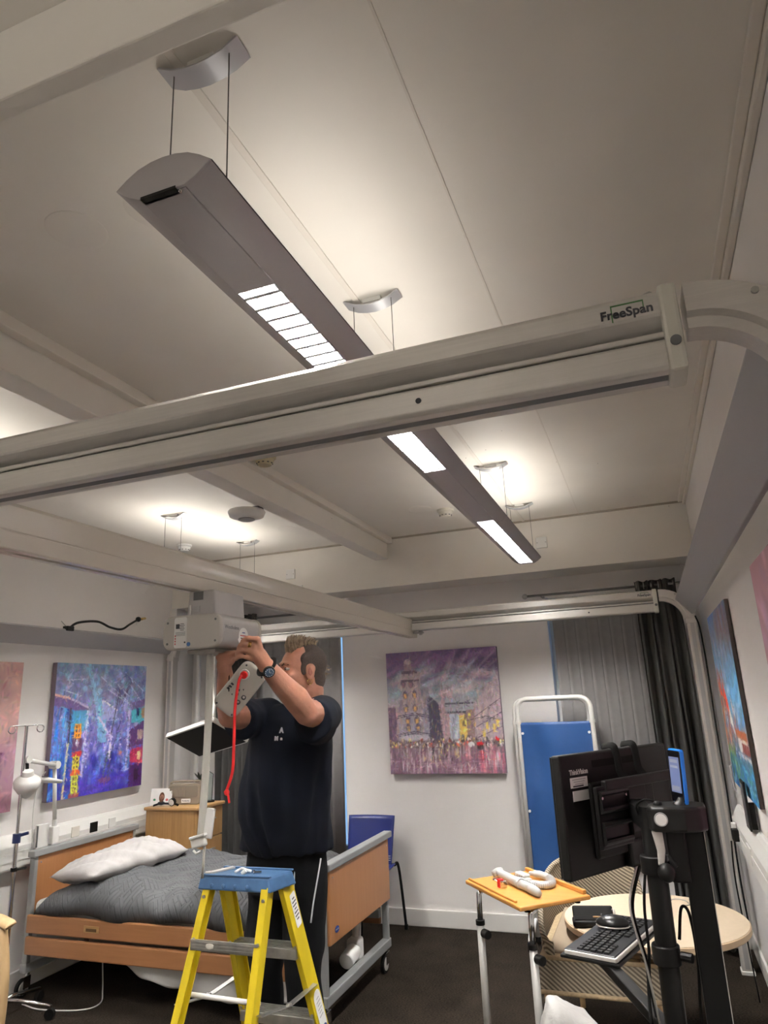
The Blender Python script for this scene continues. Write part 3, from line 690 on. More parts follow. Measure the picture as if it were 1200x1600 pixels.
stick(.006, -.002, .014, .018, mat('print_skin', (.62, .33, .24), .6), 'printed_face')
stick(-.052, -.02, .010, .008, mat('print_green_dot', (.05, .25, .12), .6), 'printed_mark')
stick(.048, -.022, .011, .009, mat('print_pink_dot', (.6, .15, .15), .6), 'printed_mark')
stick(.006, -.045, .030, .014, mat('print_dark_top', (.03, .03, .04), .6), 'printed_top')
T = thing('bedside_clock', 'small round clock with a black strap on the oak chest', 'clock', (-3.44, 4.585, ct))
MB().cyl((-3.45, 4.575, ct+.030), (-3.45, 4.60, ct+.036), .026, n=20).build('case', M_BLACK, T, smooth='auto')
MB().cyl((-3.45, 4.572, ct+.030), (-3.45, 4.576, ct+.031), .022, n=20).build('dial', M_WHITE, T, smooth='auto')
MB().tube(bez([(-3.61, 4.575, ct+.008), (-3.55, 4.57, ct+.022), (-3.48, 4.58, ct+.022), (-3.43, 4.60, ct+.016), (-3.40, 4.59, ct+.010)]), .009, 8, flat=.6).build('strap', M_BLACK, T, smooth=True)
T = thing('glass_trophy', 'clear glass ornament on a dark base by the radio', 'ornament', (-3.29, 4.83, ct))
MB().cyl((-3.29, 4.83, ct), (-3.29, 4.83, ct+.012), .04, n=20).build('base', M_BLACK, T, smooth='auto')
MB().prism([(-.02, 0), (.02, 0), (.03, .19), (-.028, .22)], (-3.29, 4.825, ct+.012), (1,0,0), (0,0,1), (0, .012, 0)).build('blade', mat('clear_glass', (.85, .95, .93), .05, trans=.95), T, bevel=.002)
T = thing('pot_plant', 'small dark leafed plant pot behind the radio', 'plant', (-3.40, 4.855, ct))
MB().lathe([(.02, 0), (.03, .05), (.038, .15), (.035, .16), (.03, .15), (.001, .14)], (-3.40, 4.862, ct), 16).build('pot', mat('olive_pot', (.12, .11, .05), .5), T, smooth='auto')
for k in range(9):
    a = k*2.4; r_ = .03+.012*(k % 3); p0 = Vector((-3.40, 4.862, ct+.15)); p1 = p0+Vector((r_*math.cos(a)*1.3, r_*math.sin(a)*.8, .045+.01*(k % 3)))
    MB().prism([(0, 0), (.4, .010), (.75, .009), (1.1, 0), (.75, -.009), (.4, -.010)], p0, p1-p0, Vector((-math.sin(a), math.cos(a), 0)), (0, 0, .0015)).build('leaf', mat('dark_leaf', (.015, .02, .012), .5) if k == 0 else MATS['dark_leaf'], T)

# ---- blue plastic chair behind the bed
CH = thing('stacking_chair', 'blue plastic stacking chair against the back wall', 'chair', (-2.10, 5.03, 0))
M_BLUEC = mat('blue_polypropylene', (.009, .019, .140), .38)
def bk(u, v):
    x = -2.285+u*.37; z = .43+v*.335; s = 2*u-1
    zt = z if v < .9 else z-.010*s*s*0
    inset = .012*(1-v); x += -s*inset
    return (x+(.0 if 1 else 0), 5.12+.085*v-.05*(1-s*s)*.5*0+.03*(s*s)*-1+.03, zt)
back = MB().grid(bk, 14, 12).build('backrest', M_BLUEC, CH, smooth=True, solid=.007, bevel=0)
for k in range(3): MB().box((-1.955, 5.118, .475+k*.014), (-1.93, 5.123, .479+k*.014)).build('moulded_mark', M_ALU, back)
def st(u, v):
    s = 2*u-1; return (-2.10+s*.20, 4.72+v*.42, .44+.012*s*s-.018*math.sin(v*math.pi)-.03*(1-v)**6)
MB().grid(st, 12, 12).build('seat', M_BLUEC, CH, smooth=True, solid=.007)
for sx in (-1, 1):
    for y in (4.86, 5.20):
        x = -2.10+sx*.21
        dy = -.05 if y < 5 else .06
        MB().tube(bez([(-2.10+sx*.13, y, .425), (-2.10+sx*.17, y, .43), (x-.01*sx, y+dy*.1, .41), (x+.015*sx, y+dy*.7, .015)], 6), .0105, 8).build('leg', M_BLACKM, CH, smooth=True)
        MB().cyl((x+.015*sx, y+dy*.72, 0), (x+.015*sx, y+dy*.7, .03), .014, n=10).build('leg_ferrule', M_BLACKR, CH)

# ---- beech arm chair at the left edge
A = thing('arm_chair', 'pale beech arm chair with navy vinyl seat by the drip stand', 'chair', (-3.40, 2.58, 0))
for y in (2.27, 2.865):
    ar = MB().tube(bez([(-3.72, y, .655), (-3.5, y, .665), (-3.25, y, .650), (-3.10, y, .625), (-3.075, y, .612)], 6), [.03]*12+[.03]*5+[.028]*6+[.022, .012], 10, flat=.55).build('arm', M_PALEW, A, smooth=True)
    def cur(a, b_, r_=.026): return MB().tube(bez([a, ((a[0]+b_[0])/2+.03*(1 if a[0] > -3.4 else 0), a[1], (a[2]+b_[2])/2+.06), b_], 7), r_, 10, flat=.8)
    cur((-3.135, y, .62), (-3.11, y, .0)).build('leg', M_PALEW, A, smooth=True)
    cur((-3.70, y, .65), (-3.74, y, .0)).build('leg', M_PALEW, A, smooth=True)
    MB().box((-3.72, y-.014, .32), (-3.13, y+.014, .38)).build('seat_rail', M_PALEW, A, bevel=.004)
MB().box((-3.70, 2.29, .36), (-3.105, 2.845, .47)).build('seat_cushion', M_NAVYV, A, bevel=.03, seg=3)
MB().obox((-3.70, 2.565, .78), (.09, .53, .60), Matrix.Rotation(math.radians(-8), 3, 'Y')).build('back_cushion', M_NAVYV, A, bevel=.03, seg=3)
MB().box((-3.14, 2.28, .33), (-3.115, 2.85, .385)).build('front_rail', M_PALEW, A, bevel=.004)

# ---- drip stand
IV = thing('drip_stand', 'chrome drip stand with twin hooks by the pink painting', 'stand', (-3.56, 3.30, 0))
ib = Vector((-3.56, 3.30, 0))
MB().cyl(ib+Vector((0, 0, .07)), ib+Vector((0, 0, .92)), .0125, n=14).build('lower_tube', M_CHROME, IV, smooth='auto')
MB().cyl(ib+Vector((0, 0, .90)), ib+Vector((0, 0, 1.545)), .009, n=14).build('upper_tube', M_CHROME, IV, smooth='auto')
c = MB().cyl(ib+Vector((0, 0, .895)), ib+Vector((0, 0, .945)), .022, n=14).build('clamp', M_NAVYV, IV, smooth='auto')
MB().cyl(ib+Vector((.015, .01, .935)), ib+Vector((.055, .03, .945)), .009, n=10).build('clamp_knob', M_NAVYV, c)
c = MB().cyl(ib+Vector((0, 0, .745)), ib+Vector((0, 0, .765)), .018, n=14).build('clip', M_BLACK, IV, smooth='auto')
MB().cyl(ib+Vector((.015, .01, .755)), ib+Vector((.06, .035, .76)), .007, n=10).build('clip_pin', M_BLACK, c)
for s in (-1, 1):
    d = Vector((.30, .95, 0))*s
    ring = [ib+d*(.085+.022*math.cos(a))+Vector((0, 0, 1.527+.022*math.sin(a))) for a in [math.radians(100-40*k) for k in range(9)]]
    MB().tube([ib+Vector((0, 0, 1.545)), ib+d*.05+Vector((0, 0, 1.549))]+ring, .0035, 8).build('hook', M_CHROME, IV, smooth=True)
for k in range(5):
    a = math.radians(20+72*k); d = Vector((math.cos(a), math.sin(a), 0)); Lr = .20 if d.x < -.4 else .27
    lg = MB().tube([ib+Vector((0, 0, .10)), ib+d*.1+Vector((0, 0, .095)), ib+d*Lr+Vector((0, 0, .065))], .011, 10).build('base_leg', M_CHROME, IV, smooth=True)
    p = ib+d*Lr
    MB().cyl(p+Vector((-d.y*.012, d.x*.012, .027)), p+Vector((d.y*.012, -d.x*.012, .027)), .027, n=16).build('castor', M_BLACKR, lg, smooth='auto')
    MB().cyl(p+Vector((0, 0, .04)), p+Vector((0, 0, .07)), .008, n=8).build('castor_stem', M_CHROME, lg)

# ---- white jointed reading lamp on the wall behind the bed head
L = thing('reading_lamp', 'white jointed wall lamp above the bed head', 'lamp', (-3.75, 3.74, .82))
MB().box((-3.765, 3.735, .80), (-3.725, 3.79, .905)).build('wall_block', M_WHITE, L, bevel=.006)
MB().box((-3.779, 3.64, .79), (-3.757, 3.735, .93)).build('wall_bracket', M_WHITE, L, bevel=.004)
MB().box((-3.762, 3.638, .80), (-3.752, 3.642, .925)).build('bracket_edge', M_DGREY, L)
MB().cyl((-3.745, 3.762, .905), (-3.745, 3.762, .945), .016, n=14).build('pivot', M_WHITE, L, smooth='auto')
MB().tube([(-3.745, 3.762, .93), (-3.735, 3.715, 1.285)], .013, 10).build('lower_arm', M_WHITE, L, smooth=True)
MB().cyl((-3.76, 3.71, 1.285), (-3.70, 3.71, 1.285), .025, n=16).build('elbow_joint', M_WHITE, L, smooth='auto')
MB().tube([(-3.715, 3.70, 1.285), (-3.57, 3.34, 1.345)], .013, 10).build('upper_arm', M_WHITE, L, smooth=True)
k = MB().cyl((-3.59, 3.335, 1.35), (-3.55, 3.335, 1.35), .022, n=14).build('head_joint', M_WHITE, L, smooth='auto')
MB().cyl((-3.57, 3.335, 1.345), (-3.56, 3.335, 1.27), .010, n=10).build('neck', M_BLACK, k)
R_ = Matrix.Rotation(math.radians(-18), 3, 'X')
hd = MB()
prof = [(.012, .080), (.030, .076), (.036, .050), (.066, .028), (.076, .010), (.072, -.018), (.050, -.052), (.022, -.082), (.006, -.092)]
hd.lathe(prof, (-3.555, 3.335, 1.215), 26, (.25, -.25, 1))
hdo = hd.build('lamp_head', M_WHITE, L, smooth='auto')
MB().tube([(-3.55, 3.36, 1.225), (-3.54, 3.45, 1.222), (-3.535, 3.58, 1.197)], [.026, .021, .012], 10, flat=.7).build('grip', M_WHITE, hdo, smooth=True)
MB().rbox((-3.525, 3.44, 1.240), (.1, 1, -.1), (1, -.1, .3), (0, 0, 1), .022, .007, .006, .003).build('switch', M_DGREY, hdo)
MB().tube(bez([(-3.77, 3.62, .80), (-3.775, 3.61, 1.0), (-3.77, 3.625, 1.18), (-3.75, 3.66, 1.25)], 8), .0035, 6).build('lamp_cord', M_WHITE, L, smooth=True)

# ---- bedside screen on a jointed arm
TV = thing('bedside_screen', 'flat bedside screen tilted down on a white arm over the bed', 'screen', (-2.44, 3.56, 1.43))
Pb, Pr, Pl = Vector((-2.639, 3.760, 1.313)), Vector((-2.191, 3.588, 1.402)), Vector((-2.694, 3.534, 1.452))
e1 = (Pr-Pb); e2 = (Pl-Pb); e2 -= e1*(e2.dot(e1)/e1.length_squared)
l1, l2 = e1.length/2, e2.length/2; u_, v_ = e1.normalized(), e2.normalized(); w_ = u_.cross(v_)
ctr = Pb+e1/2+e2/2
if w_.dot(Vector((0, 0, 1.6))-ctr) > 0: w_ = -w_
MB().rbox(ctr, u_, v_, w_, l1, l2, .012, .028).build('casing', M_WHITE, TV, bevel=.004)
MB().rbox(ctr-w_*.001, u_, v_, w_, l1-.010, l2-.010, .004, .002).build('display', mat('dark_display', (.005, .004, .0037), .5, spec=.05), TV)
bb = ctr+w_*.03
MB().obox(bb+w_*.02, (.12, .12, .04), Matrix((u_, v_, w_)).transposed()).build('mount_plate', M_WHITE, TV, bevel=.006)
MB().tube([bb+w_*.03, bb+w_*.06+Vector((0, 0, .05)), Vector((-2.58, 3.80, 1.62)), Vector((-2.60, 3.81, 1.75)), Vector((-2.60, 3.81, 2.28))], .02, 12).build('drop_arm', M_WHITE, TV, smooth=True)
MB().cyl((-2.60, 3.81, 1.56), (-2.60, 3.81, 1.66), .026, n=14).build('arm_joint', M_WHITE, TV, smooth='auto')
MB().tube([(-2.60, 3.81, 2.27), (-2.60, 3.86, 2.30), (-2.60, 4.98, 2.49)], .02, 10).build('reach_arm', M_WHITE, TV, smooth=True)
MB().box((-2.65, 4.98, 2.455), (-2.55, 5.0, 2.54)).build('wall_plate', M_WHITE, TV, bevel=.004)
# ================================================================== hoist motor on the cross rail
M_HB = mat('hoist_silver', (.47, .45, .44), .4, .3); M_HC = mat('hoist_endcap', (.46, .43, .39), .5)
HO = thing('ceiling_hoist', 'grey rounded hoist motor hanging from the cross rail', 'hoist', (-1.61, 2.36, 1.82))
MB().rbox((-1.607, 2.236, 1.884), (1,0,0), (0,0,1), (0,1,0), .128, .063, .034, .262, 6).build('motor_case', M_HB, HO, smooth='auto', bevel=.004)
ec = MB().rbox((-1.607, 2.214, 1.884), (1,0,0), (0,0,1), (0,1,0), .130, .065, .036, .022, 6).build('end_cap', M_HC, HO, smooth='auto', bevel=.006)
MB().rbox((-1.607, 2.498, 1.884), (1,0,0), (0,0,1), (0,1,0), .130, .065, .036, .018, 6).build('end_cap', M_HC, HO, smooth='auto', bevel=.006)
for sx in (-.108, .108):
    for sz in (-.040, .040): MB().cyl((-1.607+sx, 2.2125, 1.884+sz), (-1.607+sx, 2.215, 1.884+sz), .0045, n=10).build('screw', M_DGREY, ec)
lb = MB().rbox((-1.655, 2.2132, 1.884), (1,0,0), (0,0,1), (0,1,0), .029, .058, .009, .001).build('rating_label', M_PAPER, HO)
def ink(x, z, hx, hz, m=M_INK): MB().box((x-hx, 2.2122, z-hz), (x+hx, 2.2131, z+hz)).build('label_print', m, lb)
ink(-1.668, 1.908, .008, .009)
for k in range(5): ink(-1.648, 1.917-k*.006, .011 if k % 2 else .008, .001)
for k in range(4): ink(-1.655, 1.885-k*.004, .022, .0005)
for k in range(4): ink(-1.678, 1.872-k*.010, .002, .003, M_INKR)
ink(-1.634, 1.846, .003, .003)
MB().cyl((-1.617, 2.2122, 1.838), (-1.617, 2.2136, 1.838), .008, n=14).build('certified_dot', mat('dot_blue', (.03, .12, .33), .4), HO)
xs = -1.4788
lg = MB().box((xs-.0004, 2.245, 1.880), (xs+.0006, 2.345, 1.912)).build('logo_label', M_HB, HO)
text('Westholme', .021, mat('logo_grey', (.12, .12, .13), .5), lg, (xs+.001, 2.295, 1.897), (0,1,0), (0,0,1), 'logo_lettering', .0006)
rs = MB().prism([(.034*math.cos(a)*(1 if not (200 < math.degrees(a) % 360 < 250) else 1.25), .034*math.sin(a)*(1 if not (200 < math.degrees(a) % 360 < 250) else 1.2)) for a in [k*math.pi/16 for k in range(32)]], (xs-.0004, 2.378, 1.868), (0,1,0), (0,0,1), (.0012, 0, 0)).build('service_sticker', M_PAPER, HO)
for k, (m_, w2, dz_) in enumerate(((M_BLUEP, .010, .014), (M_INKR, .024, .002), (M_INK, .022, -.008), (M_INKR, .020, -.016))):
    MB().box((xs+.0007, 2.378-w2, 1.868+dz_-.0018), (xs+.0014, 2.378+w2, 1.868+dz_+.0018)).build('sticker_print', m_, rs)
tb = MB().prism([(-.064, 0), (.064, 0), (.057, .098), (-.055, .098)], (-1.588, 2.245, 1.9465), (1,0,0), (0,0,1), (0, .215, 0)).build('trolley_block', M_HB, HO, bevel=.005)
MB().box((-1.622, 2.243, 2.008), (-1.578, 2.247, 2.040)).build('block_notch', M_DGREY, tb)
MB().box((-1.622, 2.243, 1.962), (-1.592, 2.247, 1.985)).build('block_window', M_ALUD, tb)
MB().cyl((-1.632, 2.240, 1.948), (-1.632, 2.240, 1.990), .004, n=8).build('release_pin', M_UPVC, tb)
MB().box((-1.665, 2.27, 1.806), (-1.535, 2.46, 1.821)).build('strap_guide', M_HC, HO, bevel=.005)
# lifting tape with its buckle
def tape(u, v): return (-1.618+.032*u-.024*v, 2.335+.012*math.sin(v*3.0), 1.812-.672*v)
M_TAPE = mat('woven_tape', (.56, .54, .49), .7, bump=.2, bscale=400)
tp = MB().grid(tape, 3, 24).build('lifting_tape', M_TAPE, HO, smooth=True, solid=.003)
cl = MB().obox((-1.632, 2.335, 1.125), (.062, .022, .035), Matrix.Rotation(math.radians(-14), 3, 'Y')).build('buckle', M_WHITE, HO, bevel=.006)
MB().obox((-1.630, 2.330, 1.147), (.070, .030, .010), Matrix.Rotation(math.radians(-14), 3, 'Y')).build('buckle_lip', M_WHITE, cl, bevel=.003)
MB().tube([(-1.652, 2.33, 1.098), (-1.640, 2.33, 1.088), (-1.622, 2.33, 1.096)], .004, 6).build('buckle_bar', M_WHITE, cl, smooth=True)
MB().obox((-1.592, 2.34, 1.19), (.036, .012, .105), Matrix.Rotation(math.radians(8), 3, 'Y')).build('hook_tab', M_WHITE, cl, bevel=.004)
MB().tube([(-1.606, 2.335, 1.14), (-1.610, 2.335, 1.06), (-1.617, 2.34, 1.004)], .005, 6, flat=.4).build('tape_tail', M_TAPE, HO, smooth=True)
# hand control with the red emergency cord, held up by the man
HS = thing('hand_control', 'pale grey hoist hand control with a red button held by the man', 'remote control', (-1.50, 2.38, 1.66))
u_ = Vector((.14, .01, .150)).normalized()
n_ = Vector((1.49, -2.37, -.02)); n_ = (n_-u_*n_.dot(u_)).normalized(); v_ = n_.cross(u_)
hc = Vector((-1.512, 2.405, 1.664))
def hpnt(a, b_, c_): return hc+u_*a+v_*b_+n_*c_
M_HSG = mat('control_grey', (.58, .56, .50), .42)
hs = MB().rbox(hc, u_, v_, -n_, .108, .056, .030, .034, 6).build('case', M_HSG, HS, smooth='auto', bevel=.006, seg=3)
for a in (-.094, .094):
    for b_ in (-.038, .038): MB().cyl(hpnt(a, b_, 0), hpnt(a, b_, .0025), .004, n=10).build('case_screw', M_INK, HS)
rb = MB().cyl(hpnt(.062, .022, 0), hpnt(.062, .022, .010), .020, n=20).build('button_collar', M_WHITE, HS, smooth='auto')
MB().cyl(hpnt(.062, .022, .008), hpnt(.062, .022, .022), .0145, n=20).build('emergency_button', M_RED, HS, smooth='auto', bevel=.002)
for a, b_ in ((-.012, -.032), (-.040, -.026)):
    MB().cyl(hpnt(a, b_, 0), hpnt(a, b_, .004), .0095, n=16).build('round_key', M_INK, HS, smooth='auto', bevel=.001)
    MB().cyl(hpnt(a+.002, b_, .004), hpnt(a+.002, b_, .005), .005, n=10).build('key_print', M_ALU, HS)
for a, b_, s in ((.0, .0, .005), (-.016, -.006, .005), (.012, -.012, .004), (-.03, .012, .004)):
    MB().prism([(-s, -s), (s, -s*.2), (-s*.3, s)], hpnt(a, b_, 0), u_, v_, n_*.001).build('arrow_print', M_INK, HS)
for a, b_ in ((.002, .036), (-.010, .036), (-.022, .038)): MB().obox(hpnt(a, b_, .0005), (.007, .012, .001), Matrix((u_, v_, n_)).transposed()).build('symbol_print', M_INK, HS)
q = hpnt(.062, .030, .016)
path = bez([q, (-1.487, 2.36, 1.69), (-1.496, 2.352, 1.60), (-1.504, 2.36, 1.48), (-1.515, 2.37, 1.37), (-1.540, 2.375, 1.305), (-1.552, 2.378, 1.292), (-1.535, 2.37, 1.288), (-1.528, 2.372, 1.255)], 7)
MB().tube(path, .0058, 8, flat=.45).build('red_cord', M_RED, HS, smooth=True)
MB().ball((-1.540, 2.372, 1.292), (.011, .009, .012), 10, 7).build('cord_knot', M_RED, HS, smooth=True)
MB().tube(bez([hpnt(.10, -.03, -.012), (-1.425, 2.41, 1.775), (-1.445, 2.40, 1.80), (-1.49, 2.40, 1.816)], 6), .006, 8).build('cord_plug', M_BLACK, HS, smooth=True)
MB().tube(bez([(-1.548, 2.39, 1.812), (-1.546, 2.385, 1.74), (-1.550, 2.39, 1.66)], 6), .0022, 6).build('thin_lead', M_BLACK, HS, smooth=True)

# ================================================================== the man
F = Vector((-.16, -.987, 0)); LT = Vector((.987, -.16, 0)); UP = Vector((0, 0, 1))
def remesh(mb, name, vox, smooth_it=6, fac=.5, lap=0):
    me = mb.mesh(name); o = bpy.data.objects.new('tmp', me); COL.objects.link(o)
    r = o.modifiers.new('r', 'REMESH'); r.mode = 'VOXEL'; r.voxel_size = vox; r.use_smooth_shade = True
    s = o.modifiers.new('s', 'SMOOTH'); s.factor = fac; s.iterations = smooth_it
    dg = bpy.context.evaluated_depsgraph_get(); dg.update()
    out = bpy.data.meshes.new_from_object(o.evaluated_get(dg)); bpy.data.objects.remove(o); out.name = name; out.materials.clear()
    return out
def loft(mb, rings, n=28, lat=LT, dep=F, p=2.3):
    vs = []
    for c, a, b_ in rings:
        c = Vector(c)
        for i in range(n):
            t = 2*math.pi*i/n; ct_, st_ = math.cos(t), math.sin(t)
            vs.append(c+lat*a*math.copysign(abs(ct_)**(2/p), ct_)+dep*b_*math.copysign(abs(st_)**(2/p), st_))
    k = len(rings)
    mb.add(vs, [(j*n+i, j*n+(i+1) % n, (j+1)*n+(i+1) % n, (j+1)*n+i) for j in range(k-1) for i in range(n)] + [tuple(range(n-1, -1, -1)), tuple(range((k-1)*n, k*n))])
def limb(mb, pts, n=14):
    P = [p for p, r in pts]; R = [r for p, r in pts]
    mb.tube(P, R, n)
    for p, r in pts: mb.ball(p, r, 14, 10)
PE = thing('person', 'man in a navy t-shirt and black trousers working on the hoist', 'person', (-1.65, 3.05, 0))
SK = mat('skin', (.47, .225, .150), .5, noise=.12, nscale=26, bump=.12, bscale=120)
SK.node_tree.nodes['Principled BSDF'].inputs['Subsurface Weight'].default_value = .12
SK.node_tree.nodes['Principled BSDF'].inputs['Subsurface Radius'].default_value = (.02, .008, .004)
body = MB()
# trunk, hips, legs
loft(body, [((-1.62, 2.99, .86), .16, .11), ((-1.60, 2.96, 1.05), .17, .125), ((-1.565, 2.90, 1.28), .16, .12), ((-1.535, 2.86, 1.46), .17, .105), ((-1.51, 2.845, 1.555), .15, .08), ((-1.485, 2.835, 1.60), .07, .065)])
for s, fx, fy in ((-1, -.13, .05), (1, .12, .02)):
    hp_ = Vector((-1.62, 3.0, .88))+LT*s*.09; kn = Vector((-1.64, 2.99, .48))+LT*s*.10; an = Vector((-1.65, 3.07, .10))+LT*s*.115
    limb(body, [(hp_, .088), ((hp_+kn)/2, .078), (kn, .058), (kn*.6+an*.4, .056), (an, .038)])
    limb(body, [(an+UP*-.04, .04), (an+F*.09+UP*-.055, .036), (an+F*.155+UP*-.065, .026)])
# neck and head
Hc = Vector((-1.425, 2.765, 1.738))
fH = Vector((-.66, -.75, .03)).normalized(); LH = Vector((-fH.y, fH.x, 0)).normalized(); UH = fH.cross(LH)
UH = UH if UH.z > 0 else -UH
RH = Matrix((fH, LH, UH)).transposed()
def hp(f, l, u): return Hc+fH*f+LH*l+UH*u
limb(body, [(Vector((-1.485, 2.84, 1.585)), .066), (hp(-.045, 0, -.085), .060), (hp(-.03, 0, -.03), .058)])
body.ball(hp(-.012, 0, .030), (.100, .077, .088), 24, 16, RH)     # cranium
body.ball(hp(.020, 0, -.020), (.074, .064, .094), 22, 14, RH)     # face
body.ball(hp(.040, 0, -.078), (.044, .047, .034), 18, 12, RH)     # jaw
body.ball(hp(.068, 0, -.102), (.020, .022, .014), 14, 10, RH)     # chin
body.ball(hp(.080, 0, .030), (.018, .052, .012), 14, 8, RH)       # brow
limb(body, [(hp(.092, 0, .015), .008), (hp(.104, 0, -.010), .0105), (hp(.110, 0, -.026), .0125)])   # nose bridge to tip
for s in (-1, 1):
    body.ball(hp(.100, s*.011, -.030), (.010, .008, .008), 10, 8, RH)
    body.ball(hp(.062, s*.043, -.022), (.022, .020, .018), 12, 8, RH)   # cheek
    body.ball(hp(-.012, s*.079, -.008), (.021, .009, .032), 14, 10, RH)  # ear
    body.ball(hp(-.018, s*.083, .008), (.018, .008, .019), 12, 8, RH)
body.ball(hp(.090, 0, -.062), (.010, .024, .007), 12, 8, RH); body.ball(hp(.087, 0, -.073), (.010, .020, .007), 12, 8, RH)  # lips
# arms
eL, wL = Vector((-1.300, 2.565, 1.565)), Vector((-1.362, 2.345, 1.752))
limb(body, [(Vector((-1.345, 2.83, 1.56)), .070), (Vector((-1.315, 2.68, 1.560)), .062), (eL, .049), (eL*.72+wL*.28+Vector((.004, 0, .004)), .052), (eL*.4+wL*.6, .043), (wL, .031)])
eR, wR = Vector((-1.655, 2.560, 1.565)), Vector((-1.570, 2.392, 1.735))
limb(body, [(Vector((-1.675, 2.80, 1.565)), .070), (Vector((-1.668, 2.68, 1.562)), .060), (eR, .048), (eR*.7+wR*.3, .048), (eR*.35+wR*.65, .040), (wR, .030)])
# left hand: palm and five bent fingers reaching under the motor
limb(body, [(wL, .030), (Vector((-1.372, 2.318, 1.785)), .031), (Vector((-1.380, 2.293, 1.808)), .026)])
K0, K3 = Vector((-1.352, 2.272, 1.842)), Vector((-1.398, 2.288, 1.776))
wc_ = Vector((-1.363, 2.330, 1.772))
for i in range(4):
    K = K0.lerp(K3, i/3); sc_ = (.94, 1.0, .95, .80)[i]; r0 = (.0098, .0100, .0096, .0086)[i]
    d1 = Vector((-.84, -.34, .16+.03*i)).normalized()*.037*sc_; d2 = Vector((-.93, .20, -.22)).normalized()*.026*sc_; d3 = Vector((-.66, .55, -.34)).normalized()*.020*sc_
    p1_, p2_ = K+d1, K+d1+d2; p3_ = p2_+d3
    limb(body, [(wc_.lerp(K, .25), .014), (wc_.lerp(K, .65), .0135), (K, r0*1.28)], 10)
    limb(body, [(K, r0*1.28), (K+d1*.5, r0*.95), (p1_, r0*1.06), (p2_, r0*.95), (p3_, r0*.80)], 10)
limb(body, [(Vector((-1.368, 2.325, 1.778)), .014), (Vector((-1.392, 2.335, 1.790)), .0125), (Vector((-1.428, 2.335, 1.802)), .0108), (Vector((-1.452, 2.328, 1.806)), .009)], 10)
# right hand, seen past the motor
limb(body, [(wR, .029), (Vector((-1.562, 2.372, 1.760)), .030), (Vector((-1.556, 2.360, 1.780)), .025)])
for i, dx in enumerate((-.022, -.007, .008, .022)):
    r0 = (.0092, .0104, .0108, .0104)[i]
    limb(body, [(Vector((-1.558+dx*.5, 2.360, 1.772)), r0*1.2), (Vector((-1.552+dx, 2.346, 1.792)), r0*1.1), (Vector((-1.532+dx, 2.338, 1.803)), r0), (Vector((-1.512+dx, 2.345, 1.806)), r0*.85)], 10)
limb(body, [(Vector((-1.545, 2.375, 1.760)), .013), (Vector((-1.522, 2.365, 1.772)), .0115), (Vector((-1.502, 2.355, 1.785)), .0095)], 10)
off = OFF[PE.name]
me = remesh(body, 'body', .0045, 3, .5)
for v in me.vertices: v.co -= off
link(me, 'body', SK, PE, smooth=True)
# t-shirt
M_TEE = mat('navy_jersey', (.0048, .0066, .0130), .9, noise=.25, nscale=9, bump=.25, bscale=500, spec=.2)
tee = MB()
loft(tee, [((-1.622, 2.985, .978), .222, .165), ((-1.612, 2.965, 1.03), .216, .172), ((-1.598, 2.935, 1.13), .211, .178), ((-1.575, 2.905, 1.24), .205, .172), ((-1.552, 2.88, 1.35), .197, .152),
           ((-1.532, 2.858, 1.45), .196, .138), ((-1.518, 2.846, 1.53), .190, .122), ((-1.505, 2.842, 1.575), .155, .100), ((-1.492, 2.838, 1.602), .090, .080)])
limb(tee, [(Vector((-1.375, 2.845, 1.548)), .085), (Vector((-1.340, 2.80, 1.550)), .084), (Vector((-1.315, 2.70, 1.546)), .080)])
tee.tube([(-1.317, 2.72, 1.544), (-1.306, 2.632, 1.536)], [.081, .083], 22)
tee.tube([(-1.37, 2.83, 1.50), (-1.330, 2.70, 1.505), (-1.325, 2.645, 1.502)], [.075, .066, .062], 18)
limb(tee, [(Vector((-1.630, 2.83, 1.550)), .085), (Vector((-1.672, 2.79, 1.550)), .083), (Vector((-1.672, 2.72, 1.547)), .081)])
tee.tube([(-1.672, 2.72, 1.552), (-1.668, 2.655, 1.540)], [.082, .083], 22)
me = remesh(tee, 't_shirt', .007, 10, .5)
import mathutils.noise as mn
NR = [v.normal.copy() for v in me.vertices]; CO = [v.co.copy() for v in me.vertices]
for i_, v in enumerate(me.vertices):
    p = CO[i_]; z = p.z
    a = (p-Vector((-1.57, 2.9, z))); th = math.atan2(a.dot(LT), a.dot(F))
    k = max(0, min(1, (1.50-z)/.25))
    # folds that fan down from the raised shoulders, gathers at the armpits
    w1 = math.sin(th*7+z*6+1.5*mn.noise(p*3.0))*.005*k*max(0, min(1, (z-.97)/.12)) + mn.noise(Vector((th*3.2, z*2.2, 1)))*.020*k
    w2 = mn.noise(p*11)*.004 + abs(mn.noise(Vector((p.x*9, p.y*9, z*4))))*.006
    n3 = NR[i_]
    v.co = p + n3*(w1+w2) - off
o = link(me, 't_shirt', M_TEE, PE, smooth=True)
M_LOGO = mat('logo_thread', (.62, .62, .64), .7)
def onchest(px, pz): return Vector((px, 0, pz))
lo = Vector((-1.478, 2.695, 1.478))
text('A', .030, M_LOGO, o, lo+Vector((.0, -.012, .018)), (.95, -.20, 0), (0, .15, 1), 'chest_lettering', .004, bold=.0012)
text('M', .024, M_LOGO, o, lo+Vector((-.026, -.010, -.014)), (.95, -.20, 0), (0, .15, 1), 'chest_lettering', .004, bold=.001)
text('n', .022, M_LOGO, o, lo+Vector((.0, -.014, -.014)), (.95, -.20, 0), (0, .15, 1), 'chest_lettering', .004)
